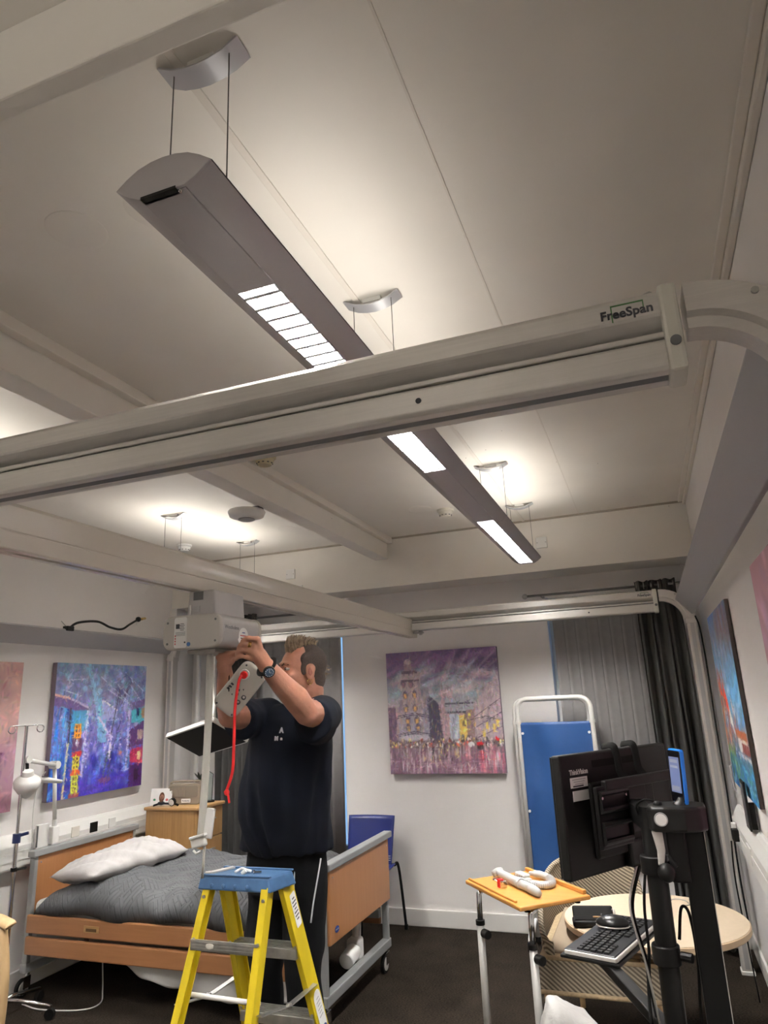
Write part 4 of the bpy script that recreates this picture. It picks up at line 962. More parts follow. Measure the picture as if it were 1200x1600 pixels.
# trousers with white side piping
M_TRO = mat('black_workwear', (.0030, .0034, .0048), .85, spec=.2, noise=.2, nscale=10, bump=.3, bscale=300)
tro = MB()
loft(tro, [((-1.622, 2.995, .80), .185, .128), ((-1.622, 2.99, .90), .190, .138), ((-1.618, 2.985, .99), .182, .140)])
for s in (-1, 1):
    hp_ = Vector((-1.622, 2.998, .84))+LT*s*.092; kn = Vector((-1.64, 2.985, .48))+LT*s*.103; an = Vector((-1.652, 3.065, .085))+LT*s*.118
    limb(tro, [(hp_, .102), ((hp_+kn)/2+LT*s*.004, .095), (kn, .080), (kn*.55+an*.45, .077), (an, .070)])
    tro.tube([an, an-UP*.03], [.072, .074], 18)
    tro.ball(kn+LT*s*.05+UP*.13+F*.03, (.035, .035, .075), 12, 8)     # thigh pocket
me = remesh(tro, 'trousers', .010, 6, .5)
NR = [v.normal.copy() for v in me.vertices]; CO = [v.co.copy() for v in me.vertices]
for i_, v in enumerate(me.vertices):
    p = CO[i_]; v.co = p+NR[i_]*(mn.noise(p*12)*.006+mn.noise(p*5)*.006)-off
tr_ = link(me, 'trousers', M_TRO, PE, smooth=True)
M_PIPE = mat('reflective_piping', (.60, .62, .64), .5)
MB().tube(bez([(-1.425, 2.93, .955), (-1.428, 2.90, .88), (-1.440, 2.885, .80), (-1.452, 2.88, .72)], 6), .0035, 6).build('side_piping', M_PIPE, tr_, smooth=True)
MB().tube(bez([(-1.515, 2.862, .93), (-1.518, 2.858, .85), (-1.522, 2.872, .76)], 6), .0028, 6).build('pocket_piping', M_PIPE, tr_, smooth=True)
for s in (-1, 1):
    an = Vector((-1.652, 3.065, .0))+LT*s*.118
    sh = MB(); limb(sh, [(an+UP*.055-F*.02, .050), (an+UP*.05+F*.06, .046), (an+UP*.04+F*.15, .040), (an+UP*.034+F*.20, .030)])
    me = remesh(sh, 'shoe', .008, 5, .5)
    for v in me.vertices: v.co.z = max(v.co.z, .002); v.co -= off
    link(me, 'shoe', M_BLACK, PE, smooth=True)
# hair: cropped dark sides, sandy quiff on top
M_HAIRD = mat('dark_cropped_hair', (.045, .030, .022), .8, noise=.35, nscale=160, bump=.4, bscale=260)
M_HAIRB = mat('sandy_hair', (.30, .225, .15), .6, noise=.35, nscale=60, bump=.3, bscale=120)
hr = MB()
hr.ball(hp(-.029, 0, .036), (.090, .0800, .087), 26, 18, RH)
hr.ball(hp(-.060, 0, -.030), (.052, .060, .060), 18, 12, RH)
for s in (-1, 1): hr.ball(hp(.014, s*.068, .012), (.016, .009, .034), 12, 9, RH); hr.ball(hp(.006, s*.067, .045), (.026, .0125, .030), 14, 10, RH)
me = remesh(hr, 'cropped_hair', .005, 3, .5)
for v in me.vertices: v.co -= off
hd_ = link(me, 'cropped_hair', M_HAIRD, PE, smooth=True)
qf = MB(); rr = random.Random(3)
for k in range(190):
    f0 = rr.uniform(-.06, .064); l0 = rr.uniform(-.040, .040)*(1-.25*abs(f0)/.06)
    u0 = .030+.082*math.sqrt(max(0, 1-((f0+.015)/.105)**2-(l0/.085)**2))
    Lh = .034+.026*max(0, (f0+.02)/.085)+rr.uniform(-.006, .010)
    lean = .010+.020*(f0+.06)/.12 + rr.uniform(-.008, .012)
    p0 = hp(f0, l0, u0-.008); p1 = hp(f0+lean*.3, l0*1.06+rr.uniform(-.004, .004), u0+Lh*.55); p2 = hp(f0+lean*.4-.014, l0*1.1+rr.uniform(-.008, .008), u0+Lh)
    qf.tube([p0, p1, p2], [.0062, .0050, .0010], 5)
for k in range(14):
    l0 = rr.uniform(-.03, .03); p0 = hp(-.105, l0, .0+rr.uniform(-.03, .03)); qf.tube([p0, p0-fH*.015-UH*.004, p0-fH*.028+UH*rr.uniform(-.006, .014)], [.003, .002, .0006], 4)
qfo = qf.build('quiff', M_HAIRB, PE, smooth=True); qfo['kind'] = 'stuff'
# face details
M_EYEW = mat('eye_white', (.62, .58, .55), .25); M_IRIS = mat('iris', (.03, .035, .04), .2); M_BROW = mat('brow_hair', (.11, .065, .04), .8); M_LIP = mat('lips', (.42, .17, .13), .5)
for s in (-1, 1):
    e = hp(.0745, s*.031, .008)
    MB().ball(e, (.0125, .0145, .0085), 14, 10, RH).build('eye', M_EYEW, PE, smooth=True)
    MB().ball(hp(.0835, s*.0315, .008), (.0045, .0062, .0062), 12, 8, RH).build('iris', M_IRIS, PE, smooth=True)
    MB().tube([hp(.093, s*.014, .024), hp(.0905, s*.030, .030), hp(.076, s*.048, .025)], [.0035, .0045, .002], 8).build('eyebrow', M_BROW, PE, smooth=True)
    MB().tube([hp(.083, s*.018, .0125), hp(.0865, s*.031, .0175), hp(.073, s*.044, .0115)], [.002, .003, .002], 8).build('eyelid', SK, PE, smooth=True)
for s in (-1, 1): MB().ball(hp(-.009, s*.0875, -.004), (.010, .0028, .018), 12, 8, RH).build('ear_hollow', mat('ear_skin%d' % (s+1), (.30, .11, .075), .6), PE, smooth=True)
M_GOLD = mat('gold', (.75, .52, .20), .25, 1.0)
for k in range(2):
    c0 = hp(-.014+.008*k, .079+.002*k, -.046-.002*k)
    MB().tube([c0+fH*.009*math.cos(a)+UH*.011*math.sin(a) for a in [i*math.pi/6 for i in range(12)]], .0016, 6, closed=True).build('earring', M_GOLD, PE, smooth=True)
KR = K0.lerp(K3, 1/3); DR = Vector((-.84, -.34, .19)).normalized()
ax = DR; xo = ax.orthogonal().normalized(); yo = ax.cross(xo)
for k in range(3):
    c0 = KR+ax*(.017+.004*(k-1))
    MB().tube([c0+(xo*math.cos(a)+yo*math.sin(a))*.0108 for a in [i*math.pi/7 for i in range(14)]], .0019, 6, closed=True).build('ring', M_GOLD, PE, smooth=True)
# wrist watch
ax = (wL-eL).normalized(); wc = wL-ax*.012
tow = (Vector((0, 0, 1.6))-wc); tow = (tow-ax*tow.dot(ax)).normalized(); tow = (tow + ax.cross(tow)*-.15).normalized(); sd = ax.cross(tow)
wt = MB().tube([wc+(tow*math.cos(a)+sd*math.sin(a))*.0365 for a in [i*math.pi/12 for i in range(24)]], .011, 8, closed=True, flat=.35).build('wrist_watch', M_BLACK, PE, smooth=True)
fc = wc+tow*.036
MB().cyl(fc, fc+tow*.012, .0225, n=24).build('watch_case', M_BLACKM, wt, smooth='auto', bevel=.002)
MB().cyl(fc+tow*.0118, fc+tow*.0128, .0185, n=24).build('watch_dial', mat('dial_blue', (.07, .12, .20), .3), wt)
for k in range(12):
    a = k*math.pi/6; p = fc+tow*.0131+(ax*math.cos(a)+sd*math.sin(a))*.0150; MB().ball(p, .0016, 6, 4).build('hour_mark', M_PAPER, wt)
for a, ln in ((.6, .011), (2.4, .008)): MB().bar(fc+tow*.0134, fc+tow*.0134+(ax*math.cos(a)+sd*math.sin(a))*ln, .0016, .0008).build('watch_hand', M_PAPER, wt)

# ================================================================== step ladder
LD = thing('step_ladder', 'yellow fibreglass step ladder with a blue top in front of the man', 'ladder', (-1.50, 2.47, 0))
M_YEL = mat('yellow_fibreglass', (.66, .50, .012), .45, noise=.12, nscale=14, stretch=(1, 1, .2)); M_LBLUE = mat('blue_ladder_top', (.050, .125, .26), .5, noise=.15, nscale=25)
M_LALU = mat('scuffed_aluminium', (.42, .41, .38), .38, .8, noise=.18, nscale=25)
rails = {'A': ((-1.650, 2.425, .965), (-1.765, 2.17, 0)), 'C': ((-1.378, 2.415, .965), (-1.388, 2.16, 0)), 'B': ((-1.632, 2.505, .965), (-1.612, 2.80, 0)), 'D': ((-1.362, 2.505, .965), (-1.245, 2.80, 0))}
def rl(k, z): a, b_ = Vector(rails[k][0]), Vector(rails[k][1]); t_ = (a.z-z)/(a.z-b_.z); return a+(b_-a)*t_
for k, (a, b_) in rails.items():
    wd, dp = (.026, .045) if k in 'AC' else (.020, .078)
    s = 1 if k in 'CD' else -1
    d = (Vector(b_)-Vector(a)).normalized()
    r_ = MB()
    # channel section: web outside, two flanges inside
    r_.bar(a, b_, .006, dp, up=(0, 1, 0))
    for e_ in (-1, 1):
        fo = Vector((-s*wd/2, e_*(dp/2-.003), 0)); r_.bar(Vector(a)+fo, Vector(b_)+fo, wd, .006, up=(0, 1, 0))
    ro = r_.build('rail', M_YEL, LD, bevel=.002)
    MB().box((b_[0]-.022, b_[1]-.04, 0), (b_[0]+.022, b_[1]+.04, .03)).build('rubber_foot', M_BLACKR, ro, bevel=.004)
    for z in ((.93, .80, .55, .30) if k in 'AC' else (.74, .50, .25)):
        p = rl(k, z); dy_ = -dp/2-.001
        MB().cyl(p+Vector((-s*wd*.4, dy_+.002, 0)), p+Vector((-s*wd*.4, dy_-.004, 0)), .006, n=8).build('rivet', M_STEEL, ro)
# moulded top: skirt, tray lip, bosses
cap = [(-1.676, 2.393), (-1.366, 2.390), (-1.334, 2.535), (-1.655, 2.540)]
ctop = [(-1.668, 2.402), (-1.376, 2.399), (-1.346, 2.524), (-1.648, 2.530)]
vs = [(x, y, .952) for x, y in cap]+[(x, y, 1.000) for x, y in ctop]
tp = MB().add(vs, [(0, 1, 5, 4), (1, 2, 6, 5), (2, 3, 7, 6), (3, 0, 4, 7), (3, 2, 1, 0), (4, 5, 6, 7)]).build('top_cap', M_LBLUE, LD, bevel=.006)
for x in (-1.61, -1.56, -1.51, -1.46): MB().ball((x, 2.390, .968), (.008, .003, .009), 8, 6).build('cap_boss', M_LBLUE, tp, smooth=True)
for p, q_ in ((( -1.665, 2.408), (-1.372, 2.402)), ((-1.645, 2.528), (-1.345, 2.522))): MB().box((p[0], min(p[1], q_[1])-.004, .999), (q_[0], max(p[1], q_[1])+.004, 1.005)).build('tray_lip', M_LBLUE, tp, bevel=.002)
# treads on the climbing side, flat stays on the near side
for z in (.735, .490, .245):
    a, c = rl('B', z), rl('D', z)
    td = MB().box((a.x+.004, a.y-.045, z-.035), (c.x-.004, a.y+.040, z)).build('tread', M_LALU, LD, bevel=.002)
    for k in range(5): MB().box((a.x+.006, a.y-.04+k*.016, z), (c.x-.006, a.y-.034+k*.016, z+.003)).build('tread_rib', M_LALU, td)
for z in (.785, .30):
    a, c = rl('A', z), rl('C', z)
    st_ = MB().box((a.x+.004, a.y-.030, z-.018), (c.x-.004, a.y-.023, z+.018)).build('rear_stay', M_LALU, LD, bevel=.002)
    for k in range(3): MB().box((a.x+.01, a.y-.032, z-.012+k*.010), (c.x-.01, a.y-.030, z-.008+k*.010)).build('stay_rib', M_LALU, st_)
    MB().ball(((a.x*.7+c.x*.3), a.y-.031, z), (.018, .003, .010), 12, 6).build('stay_label', M_CREAMP, st_)
a, c = rl('A', .63), rl('C', .63)
MB().cyl((a.x+.01, a.y+.03, .622), (c.x-.005, c.y+.03, .622), .0085, n=12).build('spreader_rod', M_UPVC, LD, smooth='auto')
for k1, k2 in (('A', 'B'), ('C', 'D')):
    p1, p2 = rl(k1, .60), rl(k2, .60); s = .014 if k1 == 'C' else -.012
    mid = (p1+p2)/2+Vector((s, 0, -.02))
    for pa in (p1, p2):
        MB().bar(pa+Vector((s, 0, 0)), mid, .004, .022, up=(1, 0, 0)).build('spreader_arm', M_STEEL, LD, bevel=.001)
    MB().cyl(mid-Vector((.006, 0, 0)), mid+Vector((.008, 0, 0)), .010, n=12).build('spreader_pivot', M_STEEL, LD)
# stickers on the right-hand rail
def rail_frame(k, z0, z1, du=0, out=.0125):
    a, b_ = rl(k, z1), rl(k, z0); return a, b_
dD = (Vector(rails['D'][0])-Vector(rails['D'][1])).normalized(); yD = Vector((0, 1, 0)); yD = (yD-dD*yD.dot(dD)).normalized(); nD = yD.cross(dD)
def sticker(z, hu, hv, m, nm, out=.0035, dv=0, rad=.006, par=None):
    return MB().rbox(rl('D', z)+nD*out+yD*dv, dD, yD, nD, hu, hv, rad, .0008).build(nm, m, par or LD)
nD = nD if nD.x > 0 else -nD
s1 = sticker(.86, .062, .020, M_PAPER, 'safety_label', dv=.010)
for k in range(7): sticker(.90-k*.012, .002, .014 if k % 3 else .008, M_INK, 'label_print', .0045, .010, .0008, s1)
s2 = sticker(.50, .075, .026, M_PAPER, 'certificate_label', dv=.004, rad=.024)
for k in range(6): sticker(.545-k*.012, .0015, .015 if k % 2 else .010, M_ALUD, 'label_print', .0045, .004, .0008, s2)
sticker(.435, .018, .018, M_BLUEP, 'approval_mark', .0046, .006, .017, s2)
# odds and ends left on the ladder top
def bit(name, label, cat, o_): return tag(o_, label, cat)
T = thing('flat_spanner', 'flat steel spanner on the left of the blue ladder top', 'spanner', (-1.62, 2.46, 1.0))
MB().obox((-1.618, 2.466, 1.004), (.022, .11, .007), Matrix.Rotation(math.radians(-24), 3, 'Z')).build('shank', M_ALU, T, bevel=.002)
MB().cyl((-1.641, 2.416, 1.0005), (-1.641, 2.416, 1.0085), .014, n=14).build('jaw', M_ALU, T)
T = thing('bent_bracket', 'small bent white bracket in the middle of the ladder top', 'bracket', (-1.51, 2.45, 1.0))
MB().tube(bez([(-1.54, 2.435, 1.006), (-1.525, 2.455, 1.014), (-1.50, 2.45, 1.012), (-1.485, 2.46, 1.006)], 5), .005, 8).build('rod', M_WHITE, T, smooth=True)
MB().cyl((-1.512, 2.440, 1.001), (-1.498, 2.444, 1.012), .008, n=10).build('collar', M_WHITE, T)
T = thing('screw_bit', 'short bright screw lying near the right of the ladder top', 'screw', (-1.45, 2.455, 1.0))
MB().cyl((-1.465, 2.452, 1.005), (-1.440, 2.458, 1.005), .004, n=8).build('shank', M_CHROME, T)
MB().cyl((-1.469, 2.451, 1.005), (-1.465, 2.452, 1.005), .008, n=10).build('head', M_CHROME, T)
# ================================================================== paintings
M_ART = vcol('canvas_paint'); M_EDGE = mat('canvas_edge', (.22, .17, .22), .7)
class Art:
    """a little brush box: strokes are laid on an array that becomes the colour layer of a canvas mesh"""
    def __init__(s, n, m, seed): s.W, s.H = n, m; s.a = np.zeros((m, n, 3)); s.r = np.random.default_rng(seed); s.Y, s.X = np.mgrid[0:m, 0:n]; s.x = s.X/(n-1); s.y = s.Y/(m-1)
    def mix(s, mask, col): s.a += (np.asarray(col)-s.a)*np.clip(mask, 0, 1)[..., None]
    def grad(s, stops):
        ys = [t for t, _ in stops]
        for c in range(3): s.a[..., c] = np.interp(s.y, ys, [k[c] for _, k in stops])
    def rect(s, x0, y0, x1, y1, col, al=1.0, soft=.004, slant=0.0):
        xx = s.x-slant*(s.y-y0)
        f = lambda d: np.clip(d/soft+.5, 0, 1)
        s.mix(al*f(xx-x0)*f(x1-xx)*f(s.y-y0)*f(y1-s.y), col)
    def poly(s, pts, col, al=1.0):
        inside = np.zeros_like(s.x, bool); n = len(pts)
        for i in range(n):
            (x1, y1), (x2, y2) = pts[i], pts[(i+1) % n]
            c = ((y1 > s.y) != (y2 > s.y)) & (s.x < (x2-x1)*(s.y-y1)/((y2-y1) if abs(y2-y1) > 1e-9 else 1e-9)+x1); inside ^= c
        s.mix(al*inside, col)
    def ell(s, cx, cy, rx, ry, col, al=1.0, soft=.25):
        d = np.sqrt(((s.x-cx)/rx)**2+((s.y-cy)/ry)**2); s.mix(al*np.clip((1-d)/soft, 0, 1), col)
    def line(s, x0, y0, x1, y1, w, col, al=1.0):
        dx, dy = x1-x0, y1-y0; L = dx*dx+dy*dy+1e-9; t = np.clip(((s.x-x0)*dx+(s.y-y0)*dy)/L, 0, 1)
        d = np.hypot(s.x-x0-t*dx, s.y-y0-t*dy); s.mix(al*np.clip((w-d)/(w*.5), 0, 1), col)
    def painterly(s, n, size, al=.7, seed=0):
        """go over the picture with short dabs of its own colours, so edges break up like brushwork"""
        r = s.r; src = s.a.copy(); m, w = s.H, s.W
        for _ in range(n):
            cx, cy = r.integers(0, w), r.integers(0, m); R = int(size*w*2)+1
            x0, x1, y0, y1 = max(0, cx-R), min(w, cx+R+1), max(0, cy-R), min(m, cy+R+1)
            a = r.choice([1.57, 1.57, 1.57, .2, -.5, .8])+r.normal(0, .25); L_, T_ = size*w*r.uniform(.8, 1.9), size*w*r.uniform(.22, .45)
            X_, Y_ = s.X[y0:y1, x0:x1]-cx, s.Y[y0:y1, x0:x1]-cy
            u = X_*np.cos(a)+Y_*np.sin(a); v = -X_*np.sin(a)+Y_*np.cos(a)
            k = al*np.clip(1.5-1.5*np.sqrt((u/L_)**2+(v/T_)**2), 0, 1)[..., None]
            jx, jy = int(np.clip(cx+r.normal(0, 2), 0, w-1)), int(np.clip(cy+r.normal(0, 2), 0, m-1))
            c = np.clip(src[jy, jx]*r.uniform(.82, 1.2)+r.normal(0, .035, 3), 0, 1)
            s.a[y0:y1, x0:x1] += (c-s.a[y0:y1, x0:x1])*k
    def strokes(s, n, box, pal, lx, ly, al=.6, ang=0.0, jit=.2):
        x0, y0, x1, y1 = box
        for _ in range(n):
            cx, cy = s.r.uniform(x0, x1), s.r.uniform(y0, y1); c = np.array(pal[s.r.integers(len(pal))])*s.r.uniform(.75, 1.25)
            w, h = lx*s.r.uniform(.5, 1.5), ly*s.r.uniform(.4, 1.6); a = ang+s.r.normal(0, jit); ca, sa = np.cos(a), np.sin(a)
            u = (s.x-cx)*ca+(s.y-cy)*sa; v = -(s.x-cx)*sa+(s.y-cy)*ca
            s.mix(al*np.clip(1.6-1.6*np.sqrt((u/w)**2+(v/h)**2), 0, 1), np.clip(c, 0, 1))
def canvas(name, label, art, o, u, v, w, wd, ht, dp=.038, em=None):
    """stretched canvas: centre o of the FRONT face, u right, v up, w towards the wall"""
    o, u, v, w = Vector(o), Vector(u), Vector(v), Vector(w)
    T = thing(name, label, 'painting', o+w*dp-v*ht/2)
    MB().prism([(-wd/2, -ht/2), (wd/2, -ht/2), (wd/2, ht/2), (-wd/2, ht/2)], o+w*.0015, u, v, w*dp).build('stretcher', em or M_EDGE, T, bevel=.002)
    W_, H_ = art.W, art.H; off = OFF[T.name]
    ij = np.stack([art.x.ravel()-.5, .5-art.y.ravel()], 1)
    co = np.array(o-off)[None]+ij[:, :1]*wd*np.array(u)[None]+ij[:, 1:]*ht*np.array(v)[None]
    q = np.arange((W_*H_)).reshape(H_, W_)
    fs = np.stack([q[1:, :-1], q[1:, 1:], q[:-1, 1:], q[:-1, :-1]], -1).reshape(-1, 4)
    me = bpy.data.meshes.new('painted_front'); me.from_pydata(co.tolist(), [], fs.tolist())
    at = me.color_attributes.new('paint', 'FLOAT_COLOR', 'POINT')
    c4 = np.ones((W_*H_, 4), np.float32); c4[:, :3] = np.clip(art.a.reshape(-1, 3)*1.10+.03, 0, 1)**2.2
    at.data.foreach_set('color', c4.ravel())
    link(me, 'painted_front', M_ART, T)
    return T
# --- rainy avenue on the back wall (violet sky, corner tower, wet street)
A = Art(220, 222, 4)
A.grad([(0, (.34, .25, .40)), (.15, (.42, .33, .47)), (.30, (.50, .52, .58)), (.40, (.62, .62, .66)), (.5, (.72, .58, .60)), (.68, (.62, .50, .52)), (.72, (.45, .36, .40)), (1, (.42, .30, .38))])
A.strokes(90, (0, 0, 1, .24), [(.30, .20, .36), (.44, .30, .48), (.55, .42, .56), (.26, .20, .33)], .16, .03, .5, -.5, .3)
A.strokes(60, (0, .15, 1, .42), [(.42, .56, .62), (.55, .66, .70), (.66, .60, .68), (.38, .46, .55), (.80, .68, .66)], .13, .03, .5, -.45, .3)
for k in range(5): A.line(.52+.05*k, .30, .64+.12*k, .02, .012, (.68, .62, .70), .35)
A.rect(.0, .46, .07, .74, (.38, .28, .38)); A.strokes(20, (0, .46, .07, .74), [(.24, .18, .28), (.50, .36, .42)], .01, .05, .6, 0, .1)
A.rect(.10, .40, .17, .74, (.52, .45, .52))
A.rect(.30, .30, .38, .74, (.40, .40, .50), .9)
A.poly([(.37, .36), (.46, .44), (.49, .74), (.37, .74)], (.24, .22, .30)); A.strokes(26, (.37, .45, .48, .72), [(.42, .32, .28), (.18, .16, .24), (.60, .48, .34)], .008, .03, .6, 0, .1)
# tower
A.rect(.14, .17, .31, .72, (.66, .58, .60), 1, .006); A.rect(.09, .52, .37, .74, (.60, .56, .62), 1, .006)
A.strokes(120, (.10, .28, .36, .73), [(.78, .70, .70), (.50, .46, .54), (.70, .58, .54), (.46, .44, .54), (.82, .66, .60)], .012, .04, .5, 0, .12)
A.rect(.165, .08, .235, .17, (.56, .46, .50)); A.ell(.20, .085, .035, .03, (.70, .62, .64)); A.rect(.14, .16, .285, .185, (.34, .27, .34)); A.rect(.13, .235, .30, .25, (.30, .24, .30))
for zz in (.515, .53, .665, .68): A.line(.085, zz+.02, .23, zz-.002, .005, (.26, .22, .30)); A.line(.23, zz-.002, .37, zz+.02, .005, (.26, .22, .30))
for (x_, y_) in ((.165, .36), (.25, .36), (.165, .47), (.25, .47), (.18, .57), (.26, .57), (.18, .63), (.27, .63), (.15, .27), (.22, .27)):
    A.ell(x_, y_, .026, .04, (.28, .22, .30), .8); A.rect(x_-.012, y_-.01, x_+.012, y_+.03, (.88, .68, .36) if y_ > .3 else (.58, .40, .44), .85)
A.rect(.11, .69, .36, .74, (.74, .72, .76), .7)
# gate block in the middle
A.rect(.485, .33, .60, .76, (.68, .56, .60)); A.strokes(30, (.485, .30, .60, .74), [(.80, .66, .68), (.54, .46, .54)], .01, .05, .5, 0, .1)
A.rect(.52, .40, .77, .52, (.62, .62, .66)); A.rect(.52, .44, .77, .455, (.30, .28, .34)); A.ell(.64, .385, .06, .03, (.58, .56, .62)); A.rect(.52, .51, .70, .525, (.26, .25, .30))
A.rect(.55, .53, .64, .76, (.72, .74, .80)); A.strokes(30, (.55, .53, .64, .76), [(.55, .60, .70), (.84, .84, .86), (.45, .46, .55)], .008, .04, .5, 0, .1)
A.rect(.635, .54, .70, .77, (.86, .74, .36)); A.strokes(14, (.635, .54, .70, .76), [(.20, .20, .35), (.92, .82, .42), (.30, .24, .20)], .012, .02, .7, 0, .3)
A.rect(.70, .50, .78, .77, (.56, .44, .44)); A.strokes(18, (.70, .50, .78, .77), [(.90, .78, .30), (.38, .30, .36)], .012, .02, .7, 0, .3)
for x_ in (.50, .53, .555): A.line(x_, .34, x_, .26, .004, (.44, .36, .42))
A.poly([(.78, .45), (1, .20), (1, .76), (.76, .76)], (.68, .60, .64)); A.strokes(70, (.80, .30, 1, .75), [(.80, .72, .72), (.54, .46, .54), (.62, .50, .56), (.86, .78, .70)], .012, .05, .5, 0, .15)
for k in range(3): A.line(.77, .56+.085*k, 1, .42+.11*k, .004, (.36, .28, .36))
for x_, y_ in ((.92, .62), (.83, .66), (.95, .58), (.86, .60)): A.rect(x_, y_, x_+.022, y_+.06, (.93, .82, .30), .8)
# crowd and reflections
A.rect(0, .735, 1, .80, (.40, .32, .34), .8, .02)
A.strokes(150, (0, .73, 1, .79), [(.12, .10, .12), (.86, .80, .76), (.78, .30, .24), (.90, .78, .40), (.30, .22, .24), (.94, .90, .86)], .010, .016, .85, 0, .4)
A.strokes(240, (0, .80, 1, 1), [(.62, .40, .48), (.38, .28, .34), (.78, .62, .66), (.52, .34, .44), (.30, .22, .28), (.86, .78, .80)], .009, .07, .42, 0, .05)
A.strokes(50, (.62, .82, 1, 1), [(.78, .36, .46), (.86, .50, .56)], .012, .09, .4, 0, .05)
A.strokes(40, (.30, .77, .62, .90), [(.95, .92, .90), (.12, .10, .12), (.90, .80, .45)], .007, .03, .7, 0, .05)
A.strokes(40, (0, .88, 1, 1), [(.42, .30, .38), (.70, .54, .60)], .08, .008, .45, 0, .05)
A.ell(.725, .775, .032, .024, (.92, .90, .92)); A.ell(.80, .775, .032, .022, (.80, .10, .14)); A.rect(.775, .78, .825, .81, (.10, .08, .10), .8); A.ell(.945, .735, .024, .018, (.84, .10, .12)); A.rect(.80, .82, .825, .90, (.86, .12, .18), .6)
A.line(.70, .59, .86, .555, .003, (.22, .18, .20)); A.line(.86, .555, .98, .59, .003, (.22, .18, .20))
A.strokes(60, (.05, .80, .95, .98), [(.90, .84, .86), (.80, .66, .72), (.96, .92, .92)], .006, .05, .55, 0, .04)
A.strokes(24, (.35, .22, .75, .42), [(.80, .84, .86), (.86, .76, .78), (.66, .78, .82)], .10, .025, .35, -.5, .2)
A.a = A.a*.9+.09
A.painterly(3200, .016, .75)
canvas('street_painting', 'square canvas of a rainy street with a corner tower under violet sky', A, (-1.511, YB-.045, 1.505), (1,0,0), (0,0,1), (0,1,0), .90, .915)
# --- blue town with a bare tree on the left wall
A = Art(200, 210, 9)
A.grad([(0, (.42, .50, .62)), (.3, (.46, .46, .66)), (.5, (.44, .42, .68)), (.8, (.28, .28, .66)), (1, (.22, .20, .58))])
A.strokes(260, (0, 0, 1, .5), [(.45, .66, .76), (.62, .56, .74), (.36, .40, .66), (.72, .70, .80), (.52, .76, .80), (.60, .50, .62), (.28, .30, .55)], .03, .035, .5, .3, .9)
A.strokes(200, (.2, .30, .85, .85), [(.58, .52, .80), (.42, .50, .78), (.66, .62, .84), (.26, .30, .66), (.40, .66, .80), (.74, .70, .86)], .022, .045, .5, 0, .2)
A.strokes(110, (0, .28, .24, 1), [(.10, .35, .72), (.14, .52, .82), (.08, .20, .55), (.30, .66, .84), (.06, .12, .40), (.30, .44, .50)], .014, .09, .6, .1, .1)
A.strokes(60, (.30, .72, .9, .95), [(.16, .16, .62), (.10, .08, .52), (.26, .30, .74), (.40, .62, .80)], .03, .06, .5, 0, .2)
A.strokes(80, (.1, .86, 1, 1), [(.18, .14, .58), (.30, .20, .62), (.12, .10, .52), (.36, .28, .66)], .09, .02, .5, -.1, .1)
A.poly([(.30, .0), (.34, 0), (.52, .50), (.47, .50)], (.56, .78, .86), .6); A.poly([(.44, .28), (.52, .30), (.56, .62), (.46, .62)], (.45, .72, .82), .7)
A.poly([(.0, .24), (.18, .28), (.36, .34), (.32, .38), (0, .32)], (.40, .30, .50), .9); A.line(.0, .24, .16, .27, .012, (.90, .70, .66)); A.line(.16, .27, .34, .34, .012, (.76, .70, .80))
A.rect(.18, .36, .35, .52, (.26, .60, .76), .8); A.poly([(.48, .28), (.66, .36), (.66, .46), (.50, .44)], (.62, .62, .80), .9); A.line(.50, .29, .66, .37, .010, (.88, .86, .92))
A.rect(.84, .34, 1, .48, (.30, .68, .74), .95); A.poly([(.82, .32), (1, .28), (1, .34), (.84, .38)], (.40, .34, .52)); A.rect(.90, .36, .93, .43, (.12, .16, .35)); A.rect(.96, .36, 1, .44, (.62, .50, .38))
A.poly([(.82, .54), (1, .46), (1, .66), (.83, .68)], (.34, .22, .42)); A.rect(.92, .54, .99, .62, (.78, .68, .60), .8)
A.poly([(.84, .70), (1, .68), (1, .82), (.84, .80)], (.74, .22, .36)); A.strokes(16, (.84, .70, 1, .82), [(.88, .36, .40), (.86, .70, .50), (.60, .14, .30)], .02, .02, .6); A.rect(.84, .82, 1, 1, (.28, .12, .34), .9); A.rect(.90, .86, .95, .95, (.20, .10, .22)); A.rect(.93, .72, .97, .79, (.86, .76, .56))
for y0_, y1_, c_ in ((.46, .57, (.90, .56, .16)), (.70, .80, (.84, .78, .24)), (.84, .97, (.78, .80, .26))):
    A.rect(.215, y0_, .285, y1_, c_)
    for i_ in range(2):
        for j_ in range(3): A.rect(.228+.026*i_, y0_+.012+j_*(y1_-y0_)*.3, .244+.026*i_, y0_+.012+j_*(y1_-y0_)*.3+(y1_-y0_)*.18, (.24, .16, .20), .9)
A.rect(.20, .665, .30, .70, (.76, .20, .22)); A.rect(.20, .80, .30, .84, (.84, .36, .20)); A.rect(.20, .97, .30, 1, (.60, .28, .28)); A.rect(.20, .57, .30, .66, (.34, .20, .34), .9); A.ell(.25, .60, .02, .03, (.85, .84, .90))
A.rect(.155, .34, .172, .62, (.20, .16, .20), .8, slant=.0); A.rect(.150, .60, .168, 1, (.86, .80, .60), .9, slant=-.05)
for x_ in (.33, .80): A.rect(x_, .36, x_+.022, .86, (.80, .76, .88), .75, slant=-.06 if x_ < .5 else -.02); A.strokes(24, (x_-.02, .38, x_+.03, .84), [(.34, .26, .44), (.90, .88, .94)], .008, .012, .7)
A.line(.58, .62, .60, .50, .010, (.82, .76, .88)); A.line(.60, .74, .61, .56, .018, (.84, .80, .92)); A.line(.46, .42, .60, .58, .012, (.80, .76, .88)); A.line(.61, .56, .68, .20, .009, (.30, .26, .40))
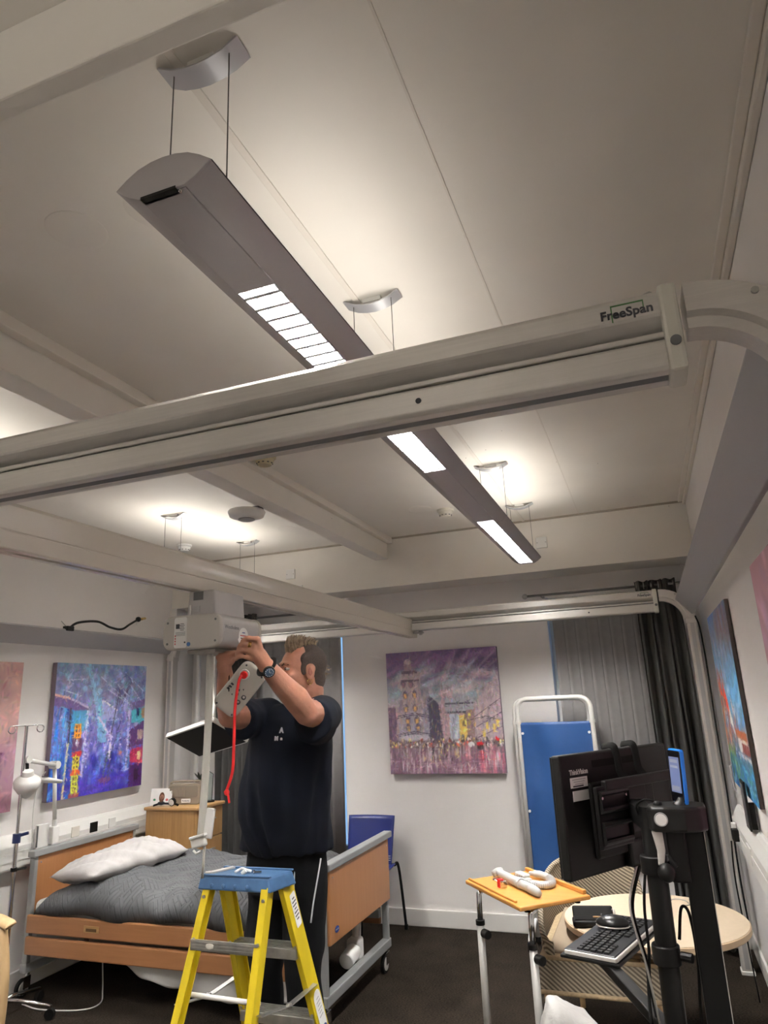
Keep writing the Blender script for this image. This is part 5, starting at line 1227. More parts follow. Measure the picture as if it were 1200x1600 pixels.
A.line(.60, .88, .62, .70, .010, (.24, .24, .34)); A.line(.54, .90, .58, .70, .012, (.30, .34, .42)); A.line(.62, .70, .72, .44, .006, (.24, .22, .36)); A.ell(.56, .91, .08, .025, (.40, .26, .44))
for k in range(16):
    x_ = .62+.22*A.r.random(); A.line(.70, .30+.05*A.r.random(), x_, .10+.12*A.r.random(), .003, (.28, .22, .38), .8)
for (x0_, y0_, x1_, y1_) in ((.46, .10, .78, .30), (.54, .20, .84, .34), (.74, .06, .98, .22), (.80, .16, .95, .30), (.10, .13, .30, .12), (.06, .20, .26, .25), (.62, .14, .80, .26)): A.line(x0_, y0_, x1_, y1_, .005, (.82, .84, .90), .8)
A.ell(.73, .72, .02, .025, (.82, .48, .40), .8)
A.strokes(60, (.35, .35, .85, .7), [(.16, .18, .56), (.84, .80, .92), (.30, .22, .50)], .012, .010, .7, 0, .2)
A.painterly(3600, .018, .8)
canvas('town_painting', 'canvas of a blue town with a bare tree above the bed', A, (XL+.045, 4.19, 1.50), (0,1,0), (0,0,1), (-1,0,0), .92, .90)
# --- misty rose street, cut by the left edge
A = Art(120, 120, 12)
A.grad([(0, (.70, .54, .52)), (.4, (.74, .58, .56)), (.6, (.66, .50, .56)), (.8, (.62, .48, .54)), (1, (.58, .40, .46))])
A.strokes(60, (0, .0, 1, .5), [(.76, .62, .60), (.66, .50, .52), (.80, .66, .62)], .10, .06, .3, 1.2, .4)
A.strokes(70, (0, .5, 1, .85), [(.56, .40, .50), (.46, .38, .52), (.66, .50, .56), (.42, .30, .42)], .02, .07, .5, 0, .1)
A.strokes(50, (0, .85, 1, 1), [(.70, .50, .54), (.50, .34, .42)], .08, .012, .5, 0, .1)
for x_ in (.80, .88, .70, .55): A.ell(x_, .62, .022, .016, (.36, .18, .30)); A.rect(x_-.010, .63, x_+.010, .74, (.34, .20, .32), .8)
A.painterly(700, .03, .6)
canvas('rose_painting', 'misty rose coloured canvas cut off by the left edge of the view', A, (XL+.045, 3.0, 1.49), (0,1,0), (0,0,1), (-1,0,0), .90, .90)
# --- harbour with sailing boats on the right wall
A = Art(200, 200, 21)
A.grad([(0, (.30, .42, .62)), (.12, (.42, .46, .56)), (.3, (.44, .58, .72)), (.5, (.34, .60, .80)), (.68, (.50, .48, .52)), (.76, (.30, .40, .50)), (1, (.12, .34, .56))])
A.strokes(70, (.35, 0, 1, .24), [(.42, .32, .30), (.36, .28, .30), (.54, .44, .40), (.46, .40, .44)], .03, .10, .5, 0, .15)
A.strokes(40, (0, .15, .7, .45), [(.56, .66, .76), (.62, .60, .66), (.40, .58, .76)], .06, .05, .5, -.4, .3)
A.strokes(40, (.5, .38, 1, .66), [(.24, .52, .78), (.40, .66, .84), (.70, .76, .82)], .08, .03, .5, -.4, .3)
A.strokes(120, (.0, .34, .36, .80), [(.80, .48, .20), (.62, .36, .18), (.84, .70, .40), (.46, .30, .22), (.86, .30, .16)], .025, .04, .7, 0, .3)
A.strokes(120, (.10, .50, .7, .80), [(.24, .34, .60), (.84, .84, .86), (.16, .20, .42), (.80, .26, .16), (.60, .66, .76)], .014, .04, .7, 0, .2)
for x_, y_ in ((.28, .20), (.40, .26), (.52, .36), (.22, .40)): A.line(x_, y_, x_+.05, .76, .004, (.30, .22, .22))
for x_, y_, c_ in ((.10, .36, (.84, .30, .10)), (.33, .44, (.82, .22, .12)), (.40, .52, (.88, .86, .84)), (.26, .38, (.84, .24, .12))): A.poly([(x_, y_), (x_+.10, y_+.14), (x_-.04, y_+.12)], c_)
A.rect(.55, .66, .98, .70, (.66, .34, .18)); A.rect(.60, .70, .98, .72, (.86, .84, .80)); A.rect(.60, .72, 1, .77, (.44, .16, .12)); A.ell(.66, .74, .09, .04, (.84, .82, .82)); A.rect(.5, .78, 1, .80, (.90, .88, .86), .8)
A.strokes(170, (0, .80, 1, 1), [(.10, .40, .66), (.22, .60, .74), (.06, .22, .46), (.40, .70, .72), (.14, .40, .30), (.60, .74, .80)], .07, .010, .6, .15, .3)
A.strokes(40, (0, .78, .4, .95), [(.22, .46, .22), (.44, .52, .20), (.12, .36, .34)], .05, .02, .6, -.2, .3)
A.painterly(2600, .020, .8)
canvas('harbour_painting', 'bright harbour canvas with sailing boats on the right wall', A, (XR-.022, 4.08, 1.53), (0,-1,0), (0,0,1), (1,0,0), 1.0, .92, .018, mat('canvas_edge_brown', (.06, .045, .04), .7))
# --- pale pink canvas at the right edge
A = Art(60, 60, 2)
A.grad([(0, (.66, .48, .52)), (.5, (.76, .60, .64)), (1, (.70, .52, .58))])
A.strokes(60, (0, 0, 1, 1), [(.78, .62, .68), (.62, .44, .50), (.72, .58, .70)], .10, .08, .4, .8, .5)
canvas('pink_painting', 'pale pink canvas cut off by the right edge of the view', A, (XR-.042, 2.02, 1.52), (0,-1,0), (0,0,1), (1,0,0), .96, .90)

# ================================================================== curtains
M_CURT = mat('charcoal_curtain', (.055, .053, .050), .9, noise=.12, nscale=14, bump=.2, bscale=400, sheen=.1)
def curtain(label, x0, x1, nf, rod, y=5.20):
    T = thing('curtain', label, 'curtain', ((x0+x1)/2, y, .03))
    zt = rod+.035
    def fn(u, v):
        a = u*nf*2*math.pi; am = (.040+.012*math.sin(u*9))*(1-.25*v)
        pin = 1-.10*math.exp(-((v-.97)/.05)**2)
        x = (x0+x1)/2+((x0-(x0+x1)/2)+u*(x1-x0))*pin*(1.04-.06*v)
        return (x+.010*math.sin(a*.5+v*3), y+am*math.sin(a)+.008*math.sin(v*7+u*5), .03+v*(zt-.03))
    MB().grid(fn, nf*14, 26).build('drape', M_CURT, T, smooth=True, solid=.004)
    for k in range(nf):
        xx = x0+(k+.5)*(x1-x0)/nf
        MB().tube([(xx, y+.022*math.cos(t_), rod+.022*math.sin(t_)) for t_ in [i*math.pi/6 for i in range(12)]], .004, 6, closed=True).build('eyelet', M_STEEL, T, smooth=True)
    return T
curtain('charcoal curtain drawn to the right of the window by the corner post', -.02, .275, 6, 2.305)
curtain('charcoal curtain hanging behind the man beside the oak chest', -3.50, -3.08, 7, 2.335)
def rod(label, x0, x1, z, y=5.20):
    T = thing('curtain_rod', label, 'curtain rod', ((x0+x1)/2, y, z))
    MB().cyl((x0, y, z), (x1, y, z), .009, n=12).build('pole', M_DGREY, T, smooth='auto')
    for x in (x0, x1): MB().ball((x, y, z), .021, 14, 10).build('finial', M_STEEL, T, smooth=True)
    for x in (x0+.12, x1-.04): MB().box((x-.008, y, z-.008), (x+.008, YB, z+.008)).build('bracket', M_DGREY, T)
rod('dark curtain rod over the right-hand window', -.79, .345, 2.305)
rod('dark curtain rod over the window behind the man', -3.52, -2.24, 2.335)

# ================================================================== blue folding screen
S = thing('folding_screen', 'blue fabric folding screen on a white tube frame by the window', 'screen', (-.65, 5.1, 0))
M_BLUEF = mat('blue_vinyl_fabric', (.018, .074, .235), .5, noise=.06, nscale=6, bump=.25, bscale=7)
def leaf(a, b_, top, nm):
    a, b_ = Vector(a), Vector(b_); d = (b_-a); L_ = d.length; d.normalize(); nrm = Vector((-d.y, d.x, 0)); up_ = Vector((0, 0, 1)); r = .016
    R_ = .075
    path = [a+up_*.05] + [a+up_*(top-R_)] + [a+d*R_+(-d*math.cos(t_)+up_*math.sin(t_))*R_+up_*(top-R_) for t_ in [i*math.pi/12 for i in range(1, 6)]] + [a+d*R_+up_*top, b_-d*R_+up_*top] + [b_-d*R_+(d*math.sin(t_)+up_*math.cos(t_))*R_+up_*(top-R_) for t_ in [i*math.pi/12 for i in range(1, 6)]] + [b_+up_*(top-R_), b_+up_*.05]
    fr = MB().tube(path, r, 12).build('frame_tube', M_WHITE, S, smooth=True)
    MB().tube([a+up_*.16, b_+up_*.16], .012, 10).build('lower_bar', M_WHITE, fr, smooth=True)
    def fn(u, v):
        p = a+d*(.012+u*(L_-.024))+up_*(.20+v*(top-.36-.0))
        f_ = .010*math.sin(u*9+v*5)*math.sin(u*math.pi)+.012*math.sin(v*13+u*4)*math.sin(u*math.pi)*.6
        f_ += .016*math.exp(-((u-.12-.25*(v-.62))/.06)**2)*math.exp(-((v-.60)/.16)**2)
        return p-nrm*(f_+.004)
    pn = MB().grid(fn, 34, 60).build('fabric_panel', M_BLUEF, S, smooth=True, solid=.003)
    for (u, v) in ((.03, .94), (.97, .94), (.03, .52), (.97, .52), (.03, .08), (.97, .08)):
        p = Vector(fn(u, v))-nrm*.004; MB().cyl(p, p-nrm*.008, .009, n=12).build('press_stud', M_WHITE, pn, smooth='auto')
    for p, col in ((a, 1), (b_, 1)):
        MB().cyl(p+up_*(top-.17), p+up_*(top-.15), .021, n=14).build('tube_collar', M_WHITE, fr, smooth='auto')
    for p in (a, b_):
        ft = MB().tube(bez([p+up_*.16, p-nrm*.05+up_*.15, p-nrm*.14+up_*.085, p-nrm*.16+up_*.06], 5), .013, 10).build('foot_tube', M_WHITE, S, smooth=True)
        q_ = p-nrm*.16
        MB().cyl(q_-d*.012+up_*.024, q_+d*.012+up_*.024, .024, n=16).build('castor', M_BLACKR, ft, smooth='auto')
        MB().cyl(q_-d*.014+up_*.024, q_+d*.014+up_*.024, .010, n=10).build('castor_hub', M_CHROME, ft)
        MB().cyl(q_+up_*.035, q_+up_*.07, .007, n=8).build('castor_stem', M_CHROME, ft)
        MB().cyl(p+up_*.03, p+up_*.06, .020, n=12).build('end_plug', M_BLACKR, ft)
leaf((-.905, 5.09, 0), (-.395, 5.04, 0), 1.565, 'front')
leaf((-.935, 5.135, 0), (-.42, 5.125, 0), 1.56, 'rear')

# ================================================================== over-bed table with parts laid on it
OT = thing('overbed_table', 'orange wooden tilting table top on grey adjustable legs', 'table', (-.66, 3.5, 0))
e1 = Vector((.645, -.764, 0)); e2 = Vector((.745, .667, 0)); zt = .75; o0 = Vector((-.955, 3.54, zt))
n3 = Vector((0, 0, 1)); LL, WW = .515, .355
MB().prism([(0, 0), (LL, 0), (LL, WW), (0, WW)], o0-n3*.018, e1, e2, n3*.018).build('table_top', M_PINE, OT, bevel=.005)
MB().prism([(.01, .012), (LL-.06, .012), (LL-.06, .024), (.01, .024)], o0, e1, e2, n3*.009).build('edge_strip', M_PINE, OT, bevel=.003)
MB().prism([(.01, WW-.024), (LL-.02, WW-.024), (LL-.02, WW-.006), (.01, WW-.006)], o0, e1, e2, n3*.018).build('edge_lip', M_PINE, OT, bevel=.003)
for p in (o0+e1*LL*.94+e2*.05, o0+e1*LL*.94+e2*(WW-.05)): MB().cyl(p-n3*.030, p-n3*.018, .012, n=12).build('buffer', M_BLACKR, OT)
for k, (x, y) in enumerate(((-.872, 3.46), (-.590, 3.195))):
    lg = MB().tube([(x+.02, y+.02, zt-.020), (x, y, zt-.035), (x-.003, y, .57)], .0125, 12).build('upper_leg', M_CHROME, OT, smooth=True)
    MB().tube([(x-.003, y, .60), (x-.003, y, .04)], .0165, 12).build('lower_leg', M_WHITE if 0 else mat('leg_grey%d' % k, (.52, .51, .49), .4, .2), OT, smooth=True)
    MB().cyl((x-.003, y, .585), (x-.003, y, .605), .021, n=14).build('collar', M_BLACK, lg, smooth='auto')
    MB().cyl((x+.012, y-.012, .555), (x+.040, y-.038, .555), .019, n=14).build('clamp_knob', M_BLACK, lg, smooth='auto', bevel=.003)
    MB().tube([(x-.003, y, .045), (x+e2.x*.40, y+e2.y*.40, .045)], .016, 10).build('floor_bar', MATS['leg_grey0'], OT, smooth=True)
    for f_ in (0, .40): MB().cyl((x-.003+e2.x*f_-.012, y+e2.y*f_, .022), (x-.003+e2.x*f_+.012, y+e2.y*f_, .022), .022, n=14).build('castor', M_BLACKR, OT, smooth='auto')
def tpos(a, b_, h): return o0+e1*a+e2*b_+n3*h
M_HGREY = mat('hose_grey', (.44, .45, .45), .45); M_HSIL = mat('handle_silver', (.60, .60, .59), .35, .3)
T = thing('spreader_bar', 'silver hoist handle bar lying across the orange table', 'handle', tpos(.24, .12, 0))
MB().tube([tpos(.055, .155, .028), tpos(.10, .15, .026), tpos(.22, .15, .022), tpos(.275, .148, .021)], [.014, .018, .020, .021], 14).build('grip_tube', M_HSIL, T, smooth=True)
MB().tube([tpos(.275, .148, .021), tpos(.37, .145, .021)], .0185, 14).build('front_tube', M_HSIL, T, smooth=True)
MB().tube([tpos(.37, .145, .021), tpos(.42, .142, .020), tpos(.445, .14, .018)], [.0205, .019, .013], 14).build('nose', M_HGREY, T, smooth=True)
MB().tube([tpos(.05, .13, .020), tpos(.05, .155, .028), tpos(.045, .180, .028)], [.015, .017, .014], 10).build('rear_hook', M_HGREY, T, smooth=True)
MB().cyl(tpos(.268, .148, .021), tpos(.282, .148, .021), .0225, n=16).build('band', M_HGREY, T, smooth='auto')
T = thing('ribbed_hose', 'looped grey ribbed hose at the back of the orange table', 'hose', tpos(.25, .25, 0))
hp_ = bez([tpos(.21, .175, .017), tpos(.28, .195, .017), tpos(.335, .235, .017), tpos(.325, .285, .018), tpos(.265, .312, .020), tpos(.19, .312, .022), tpos(.155, .30, .02)], 16)
MB().tube(hp_, .0155, 12).build('hose_core', M_HGREY, T, smooth=True)
for i in range(0, len(hp_)-1, 2):
    if i > 66: break
    d_ = (hp_[i+1]-hp_[i]).normalized(); MB().cyl(hp_[i]-d_*.0016, hp_[i]+d_*.0016, .0172, n=14).build('hose_rib', M_HSIL, T, smooth='auto')
MB().cyl(hp_[-1], hp_[-1]+(hp_[-1]-hp_[-2]).normalized()*.03, .010, n=12).build('hose_tail', M_HGREY, T, smooth='auto')
T = thing('adaptor_box', 'small white rectangular box behind the silver handle', 'box', tpos(.18, .20, 0))
Rb = Matrix((e1, e2, n3)).transposed()
MB().obox(tpos(.165, .225, .018), (.085, .035, .034), Rb).build('case', M_UPVC, T, bevel=.004)
MB().obox(tpos(.218, .222, .012), (.024, .030, .022), Rb).build('plug_block', M_CREAMP, T, bevel=.003)
for k in range(3): MB().obox(tpos(.145+.02*k, .207, .020), (.010, .001, .014), Rb).build('port', M_ALUD, T)
MB().cyl(tpos(.105, .225, .014), tpos(.122, .225, .016), .010, n=12).build('brass_end', M_STEEL, T)
T = thing('red_clip', 'red and silver clip on the orange table in front of the handle', 'clip', tpos(.19, .075, 0))
MB().obox(tpos(.205, .082, .018), (.020, .026, .036), Rb).build('red_body', M_RED, T, bevel=.003)
MB().obox(tpos(.224, .088, .016), (.018, .030, .030), Rb).build('silver_body', M_CHROME, T, bevel=.003)
MB().tube([tpos(.195, .075, .022), tpos(.165, .068, .026), tpos(.160, .082, .026), tpos(.18, .10, .024)], .004, 8).build('shackle', M_CHROME, T, smooth=True)
# ================================================================== monitor on its stand
MS = thing('monitor_stand', 'black floor stand that carries the monitor and keyboard tray', 'stand', (-.045, 2.06, 0))
px_, py_ = -.045, 2.07
MB().cyl((px_-.012, py_, .03), (px_, py_, 1.30), .026, n=18).build('post', M_BLACKM, MS, smooth='auto')
for z in (.60, .955, 1.16):
    c = MB().cyl((px_-.005, py_, z-.022), (px_-.005, py_, z+.022), .034, n=18).build('clamp_ring', M_BLACK, MS, smooth='auto', bevel=.003)
    MB().cyl((px_+.030, py_-.010, z), (px_+.055, py_-.020, z), .011, n=10).build('clamp_lever', M_BLACK, c)
for k in range(4):
    a = math.radians(45+90*k); d = Vector((math.cos(a), math.sin(a), 0))
    lg = MB().bar((px_, py_, .045), Vector((px_, py_, .035))+d*.25, .035, .020).build('base_leg', M_BLACKM, MS, bevel=.004)
    p = Vector((px_, py_, 0))+d*.23; MB().cyl(p+Vector((0, -.01, .022)), p+Vector((0, .01, .022)), .022, n=14).build('castor', M_BLACKR, lg, smooth='auto')
md = Vector((.545, .84, 0)).normalized(); mn_ = Vector((.84, -.545, 0)).normalized(); mu = Vector((0, 0, 1))
mc = Vector((-.2675, 2.063, 1.268))+md*.262          # centre of the monitor's back
# arm, plate and cable loops between post and monitor
bk_ = mc+mn_*.045
pl = MB().obox(mc+mn_*.040, (.13, .13, .008), Matrix((md, mu, mn_)).transposed()).build('vesa_plate', M_BLACK, MS, bevel=.002)
MB().bar(bk_, (px_, py_, 1.265), .05, .05).build('mount_arm', M_BLACKM, MS, bevel=.006)
for dz in (.035, -.045):
    rc = []
    for a_, b_ in ((-.062, -.022), (.062, -.022), (.062, .022), (-.062, .022)): rc.append(mc+mn_*.062-md*.115+md*a_+mu*(b_+dz))
    MB().tube(rc, .0085, 8, closed=True).build('bracket_loop', M_BLACK, MS, smooth=False)
MB().obox(mc+mn_*.055-md*.115-mu*.005, (.145, .16, .012), Matrix((md, mu, mn_)).transposed()).build('bracket_plate', M_BLACKM, MS, bevel=.004)
MB().obox(mc+mn_*.058+md*.02+mu*.075, (.34, .028, .018), Matrix((md, mu, mn_)).transposed()).build('bracket_bar', M_BLACK, MS, bevel=.004)
for a_ in (-.17, -.06): MB().cyl(mc+mn_*.060+md*a_+mu*.045, mc+mn_*.066+md*a_+mu*.045, .004, n=8).build('bolt', M_CHROME, MS)
# keyboard tray
kd = Vector((.30, .954, 0)).normalized(); ks = Vector((.954, -.30, 0)).normalized(); kc = Vector((-.222, 2.640, .822))
Rk = Matrix((kd, ks, Vector((0, 0, 1)))).transposed()
MB().obox(kc-Vector((0, 0, .018)), (.42, .19, .010), Rk).build('keyboard_tray', M_BLACK, MS, bevel=.003)
MB().bar((px_, py_, .76), kc-kd*.12-Vector((0, 0, .030)), .035, .03).build('tray_arm', M_BLACKM, MS, bevel=.004)
MO = thing('monitor', 'black flat monitor seen from behind in front of the blue screen', 'monitor', mc-mu*.165)
R3 = Matrix((md, mu, mn_)).transposed()
MB().obox(mc-mn_*.012, (.524, .320, .030), R3).build('back_shell', mat('monitor_black', (.0065, .006, .0057), .5, spec=.2), MO, bevel=.006)
MB().obox(mc-mn_*.030, (.516, .312, .008), R3).build('screen_panel', M_BLACK, MO, bevel=.002)
MB().obox(mc+mn_*.009-mu*.02, (.30, .20, .014), R3).build('rear_bulge', MATS['monitor_black'], MO, bevel=.012)
def mpt(a, b_, c_=.0035): return mc+md*a+mu*b_+mn_*c_
text('ThinkVision', .019, mat('silver_print', (.62, .60, .57), .4), MO, mpt(-.182, .112), md, mu, 'brand_lettering', .0006, xs=.9, bold=.0006)
for k, (b_, w_) in enumerate(((.085, .038), (.050, .038))):
    lbm = MB().obox(mpt(-.185+.006*k, b_), (.075, .027, .001), R3).build('asset_label', M_PAPER, MO)
    if k == 0:
        for j in range(3): MB().obox(mpt(-.185, b_+.008-.006*j, .0042), (.058-.01*j, .0022, .0006), R3).build('label_print', M_ALUD, lbm)
        MB().obox(mpt(-.190, b_-.0095, .0042), (.045, .004, .0006), R3).build('label_print', M_INK, lbm)
MB().obox(mpt(-.02, .128, .003), (.20, .020, .002), R3).build('vent_strip', M_BLACKR, MO)
for a_ in (-.01, .085):
    MB().tube(bez([mpt(a_-.005, .168, -.03), mpt(a_-.004, .171, .004), mpt(a_, .15, .012), mpt(a_+.008, .10, .012), mpt(a_+.022, .075, .020), mpt(a_+.024, .055, .026)], 5), .012, 8, flat=.4).build('strap', M_BLACKR, MO, smooth=True)
MB().obox(mpt(.05, -.125, .012), (.13, .07, .03), R3).build('connector_cover', M_BLACK, MO, bevel=.006)
def cord(label, pts, r=.0045, m=M_BLACKR, name='cable'):
    return tag(MB().tube(bez(pts, 9), r, 7).build(name, m, None, smooth=True), label, 'cable')
cord('black lead hanging from the monitor in front of the round table', [mpt(.03, -.15, .02), (-.125, 2.20, 1.02), (-.105, 2.17, .90), (-.110, 2.155, .80), (-.112, 2.15, .62), (-.10, 2.15, .35)])
cord('black lead beside the monitor post hanging behind the keyboard', [mpt(.055, -.15, .02), (-.093, 2.20, 1.03), (-.095, 2.18, .93), (-.102, 2.165, .84), (-.085, 2.14, .66), (-.075, 2.14, .45)], .004)
cord('thin grey lead running down along the monitor post', [mpt(.015, -.15, .02), (-.130, 2.185, 1.03), (-.105, 2.14, .90), (-.085, 2.115, .75), (-.062, 2.10, .55)], .003, M_STEEL)
cord('black lead looped between the two black posts', [(-.015, 2.10, .98), (.0, 2.13, 1.045), (.018, 2.13, 1.03), (.022, 2.12, .93), (.010, 2.10, .80), (.012, 2.10, .60), (.03, 2.10, .35)], .004)
cord('short lead from the head unit to the monitor', [(-.030, 2.03, 1.318), (-.055, 2.02, 1.322), (-.075, 2.06, 1.30), (-.070, 2.10, 1.265), (-.055, 2.12, 1.25)], .0025)
# keyboard and mouse
KB = thing('keyboard', 'black keyboard with silver trim on the stand tray', 'keyboard', kc)
def kp(a, b_, c_): return kc+kd*a+ks*b_+Vector((0, 0, c_))
MB().prism([(-.205, -.083), (.205, -.083), (.205, .083), (-.205, .083)], kp(0, 0, -.0125), kd, ks, (0, 0, .016)).build('case', mat('keyboard_black', (.010, .011, .014), .4, spec=.3), KB, bevel=.005)
MB().prism([(-.204, .078), (.204, .078), (.204, .088), (-.204, .088)], kp(0, 0, -.0115), kd, ks, (0, 0, .013)).build('front_trim', M_ALU, KB, bevel=.003)
MB().prism([(-.208, -.08), (-.202, -.08), (-.202, .085), (-.208, .085)], kp(0, 0, -.0115), kd, ks, (0, 0, .012)).build('side_trim', M_ALU, KB, bevel=.002)
keys = MB()
for r_ in range(5):
    for c_ in range(17):
        if r_ == 4 and 3 < c_ < 8: continue
        a_, b_ = -.186+c_*.0222+(.003 if c_ > 12 else 0), -.035+r_*.0215
        q0 = [(a_-.0088, b_-.0085), (a_+.0088, b_-.0085), (a_+.0088, b_+.0085), (a_-.0088, b_+.0085)]
        n_ = len(keys.v); keys.add([kp(a, b, .003) for a, b in q0]+[kp(a*1+(a_-a)*.18, b+(b_-b)*.18, .009) for a, b in q0], [(0,1,5,4),(1,2,6,5),(2,3,7,6),(3,0,4,7),(4,5,6,7),(3,2,1,0)])
ko = keys.build('keys', mat('key_black', (.010, .010, .011), .5, spec=.25), KB); ko['kind'] = 'stuff'
MU = thing('mouse', 'black computer mouse resting on top of the keyboard', 'mouse', kp(.03, .0, .009))
Rm = Matrix((kd*.25+ks*.97, -kd*.97+ks*.25, Vector((0, 0, 1)))).transposed()
MB().ball(kp(.045, -.015, .022), (.055, .034, .022), 18, 12, Rm).build('shell', mat('mouse_black', (.006, .006, .006), .3, spec=.3), MU, smooth=True)
MB().ball(kp(.045, -.015, .014), (.056, .035, .007), 18, 8, Rm).build('base_trim', M_ALU, MU, smooth=True)
MB().obox(kp(.052, -.055, .036), (.004, .016, .012), Rm).build('scroll_wheel', M_DGREY, MU, bevel=.002)
MB().obox(kp(.075, -.050, .026), (.026, .018, .002), Rm).build('sticker', M_PAPER, MU)

# ================================================================== slim stand with the head unit and phone
DS = thing('device_stand', 'slim black floor stand topped by a curved head unit', 'stand', (.062, 2.08, 0))
MB().box((.022, 2.070, .02), (.080, 2.100, 1.25)).build('flat_post', M_BLACKM, DS, bevel=.004)
MB().box((.0795, 2.068, .03), (.0812, 2.074, 1.24)).build('edge_trim', M_ALU, DS)
MB().box((-.08, 1.93, 0), (.20, 2.26, .015)).build('base_plate', M_BLACKM, DS, bevel=.004)
pl_ = [(-.050, 2.035), (-.040, 2.012), (-.010, 2.004), (.040, 2.004), (.075, 2.018), (.092, 2.045), (.094, 2.105), (.06, 2.125), (-.02, 2.115), (-.048, 2.080)]
hdu = MB().prism([(a, b_) for a, b_ in pl_], (0, 0, 1.246), (1,0,0), (0,1,0), (0, 0, .060)).build('head_unit', mat('head_black', (.007, .0066, .0064), .4, spec=.3), DS, bevel=.008, seg=3)
MB().cyl((-.018, 2.000, 1.278), (-.018, 2.010, 1.278), .0165, n=22).build('button_bezel', M_ALUD, hdu, smooth='auto')
MB().cyl((-.018, 1.997, 1.278), (-.018, 2.003, 1.278), .0135, n=22).build('round_button', M_WHITE, hdu, smooth='auto')
MB().tube(bez([(.034, 2.06, 1.302), (.037, 2.06, 1.312), (.039, 2.06, 1.322)], 4), [.02, .019, .017, .015, .013, .012, .011, .010, .009], 10).build('dock', MATS['head_black'], hdu, smooth=True)
MB().ball((-.022, 2.05, 1.308), (.012, .010, .008), 10, 6).build('cable_plug', M_BLACK, hdu)
MB().prism([(-.046, 1.246), (-.020, 1.246), (-.018, 1.20), (-.024, 1.17), (-.040, 1.165), (-.038, 1.20)], (0, 2.028, 0), (1,0,0), (0,0,1), (0, .02, 0)).build('silver_bracket', M_ALU, DS, bevel=.003)
MB().ball((-.022, 2.018, 1.152), (.0215, .020, .0225), 18, 12).build('ball_knob', M_BLACK, DS, smooth=True)
MB().box((-.012, 2.035, 1.125), (.034, 2.065, 1.246)).build('hinge_block', M_BLACK, DS, bevel=.005)
MB().cyl((-.012, 2.03, 1.19), (.004, 2.022, 1.165), .004, n=8).build('lever', M_BLACKM, DS)
PH = thing('phone', 'upright phone in a bright blue case on the head unit', 'phone', (.022, 2.055, 1.306))
pu = Vector((-.43, .90, 0)).normalized(); pn = Vector((-.90, -.43, 0)).normalized(); pv = Vector((.06, 0, 1)).normalized(); pv = Vector((.035, 0, 1)).normalized()
pc = Vector((.029, 2.075, 1.373))
def blue(): return mat('blue_case', (.010, .20, .75), .35)
MB().rbox(pc-pn*.006, pu, pv, -pn, .034, .068, .008, .010).build('case', blue(), PH, bevel=.002)
MB().rbox(pc-pn*.0055, pu, pv, pn, .031, .064, .006, .0022).build('glass', mat('phone_glass', (.006, .006, .008), .12), PH)
MB().rbox(pc-pn*.0033+pv*.004, pu, pv, pn, .026, .044, .001, .0008).build('screen', mat('phone_screen', (.05, .06, .12), .3, emit=(.20, .25, .45), estr=.45), PH)
for z_, hh in ((.038, .004), (.024, .003), (-.03, .006)): MB().rbox(pc-pn*.0024+pv*z_, pu, pv, pn, .020, hh, .001, .0006).build('screen_item', mat('phone_ui', (.30, .32, .40), .4) if z_ == .038 else MATS['phone_ui'], PH)

# ================================================================== round table, glasses case
RT = thing('round_table', 'round cream topped table in front of the woven chair', 'table', (.10, 3.85, 0))
M_CREAM = mat('cream_laminate', (.66, .54, .40), .4, noise=.03, nscale=40); M_EDGEC = mat('table_edging', (.58, .43, .28), .5)
tc_ = Vector((-.128, 3.852, .55))
MB().lathe([(.411, -.030), (.415, -.026), (.415, -.004), (.411, -.001), (.001, -.001)], tc_, 72).build('edging', M_EDGEC, RT, smooth='auto')
MB().lathe([(.4105, -.002), (.4105, .0005), (.001, .0005)], tc_, 72).build('table_top', M_CREAM, RT, smooth='auto')
MB().cyl((.12, 3.85, .03), (.12, 3.85, .52), .025, n=16).build('column', M_ALUD, RT, smooth='auto')
MB().box((-.02, 3.80, .505), (.16, 3.90, .522)).build('top_plate', M_ALUD, RT)
MB().lathe([(.17, 0), (.17, .012), (.05, .03), (.001, .03)], (.12, 3.85, 0), 36).build('base_disc', M_ALUD, RT, smooth='auto')
GC = thing('glasses_case', 'open black zipped case on the cream table', 'case', (-.40, 3.70, .551))
gd = Vector((.985, .17, 0)); gs = Vector((-.17, .985, 0)); g0 = Vector((-.395, 3.70, .551)); Rg = Matrix((gd, gs, Vector((0, 0, 1)))).transposed()
MB().obox(g0+Vector((0, -.035, .016)), (.175, .085, .032), Rg).build('lower_shell', M_BLACK, GC, bevel=.012, seg=3)
MB().obox(g0+Vector((0, .030, .040)), (.185, .018, .055), Rg @ Matrix.Rotation(math.radians(-30), 3, 'X')).build('lid', M_BLACK, GC, bevel=.008, seg=3)
MB().obox(g0+Vector((.0, -.035, .033)), (.155, .065, .003), Rg).build('lining', M_BLACKR, GC)
MB().obox(g0+Vector((.035, -.025, .036)), (.06, .012, .004), Rg).build('earpiece', M_OAKT, GC)
MB().tube([g0+gd*.09+Vector((0, .03, .05)), g0+gd*.10+Vector((0, .0, .055)), g0+gd*.105+Vector((0, -.02, .035))], .005, 6).build('zip_pull', M_STEEL, GC, smooth=True)
T = thing('wire_clip', 'thin wire clip on the far side of the cream table', 'clip', (-.02, 4.08, .551))
MB().tube(bez([(-.06, 4.10, .553), (-.03, 4.14, .56), (.02, 4.13, .56), (.04, 4.08, .554), (.0, 4.05, .553)], 5), .0025, 6).build('wire', M_STEEL, T, smooth=True)

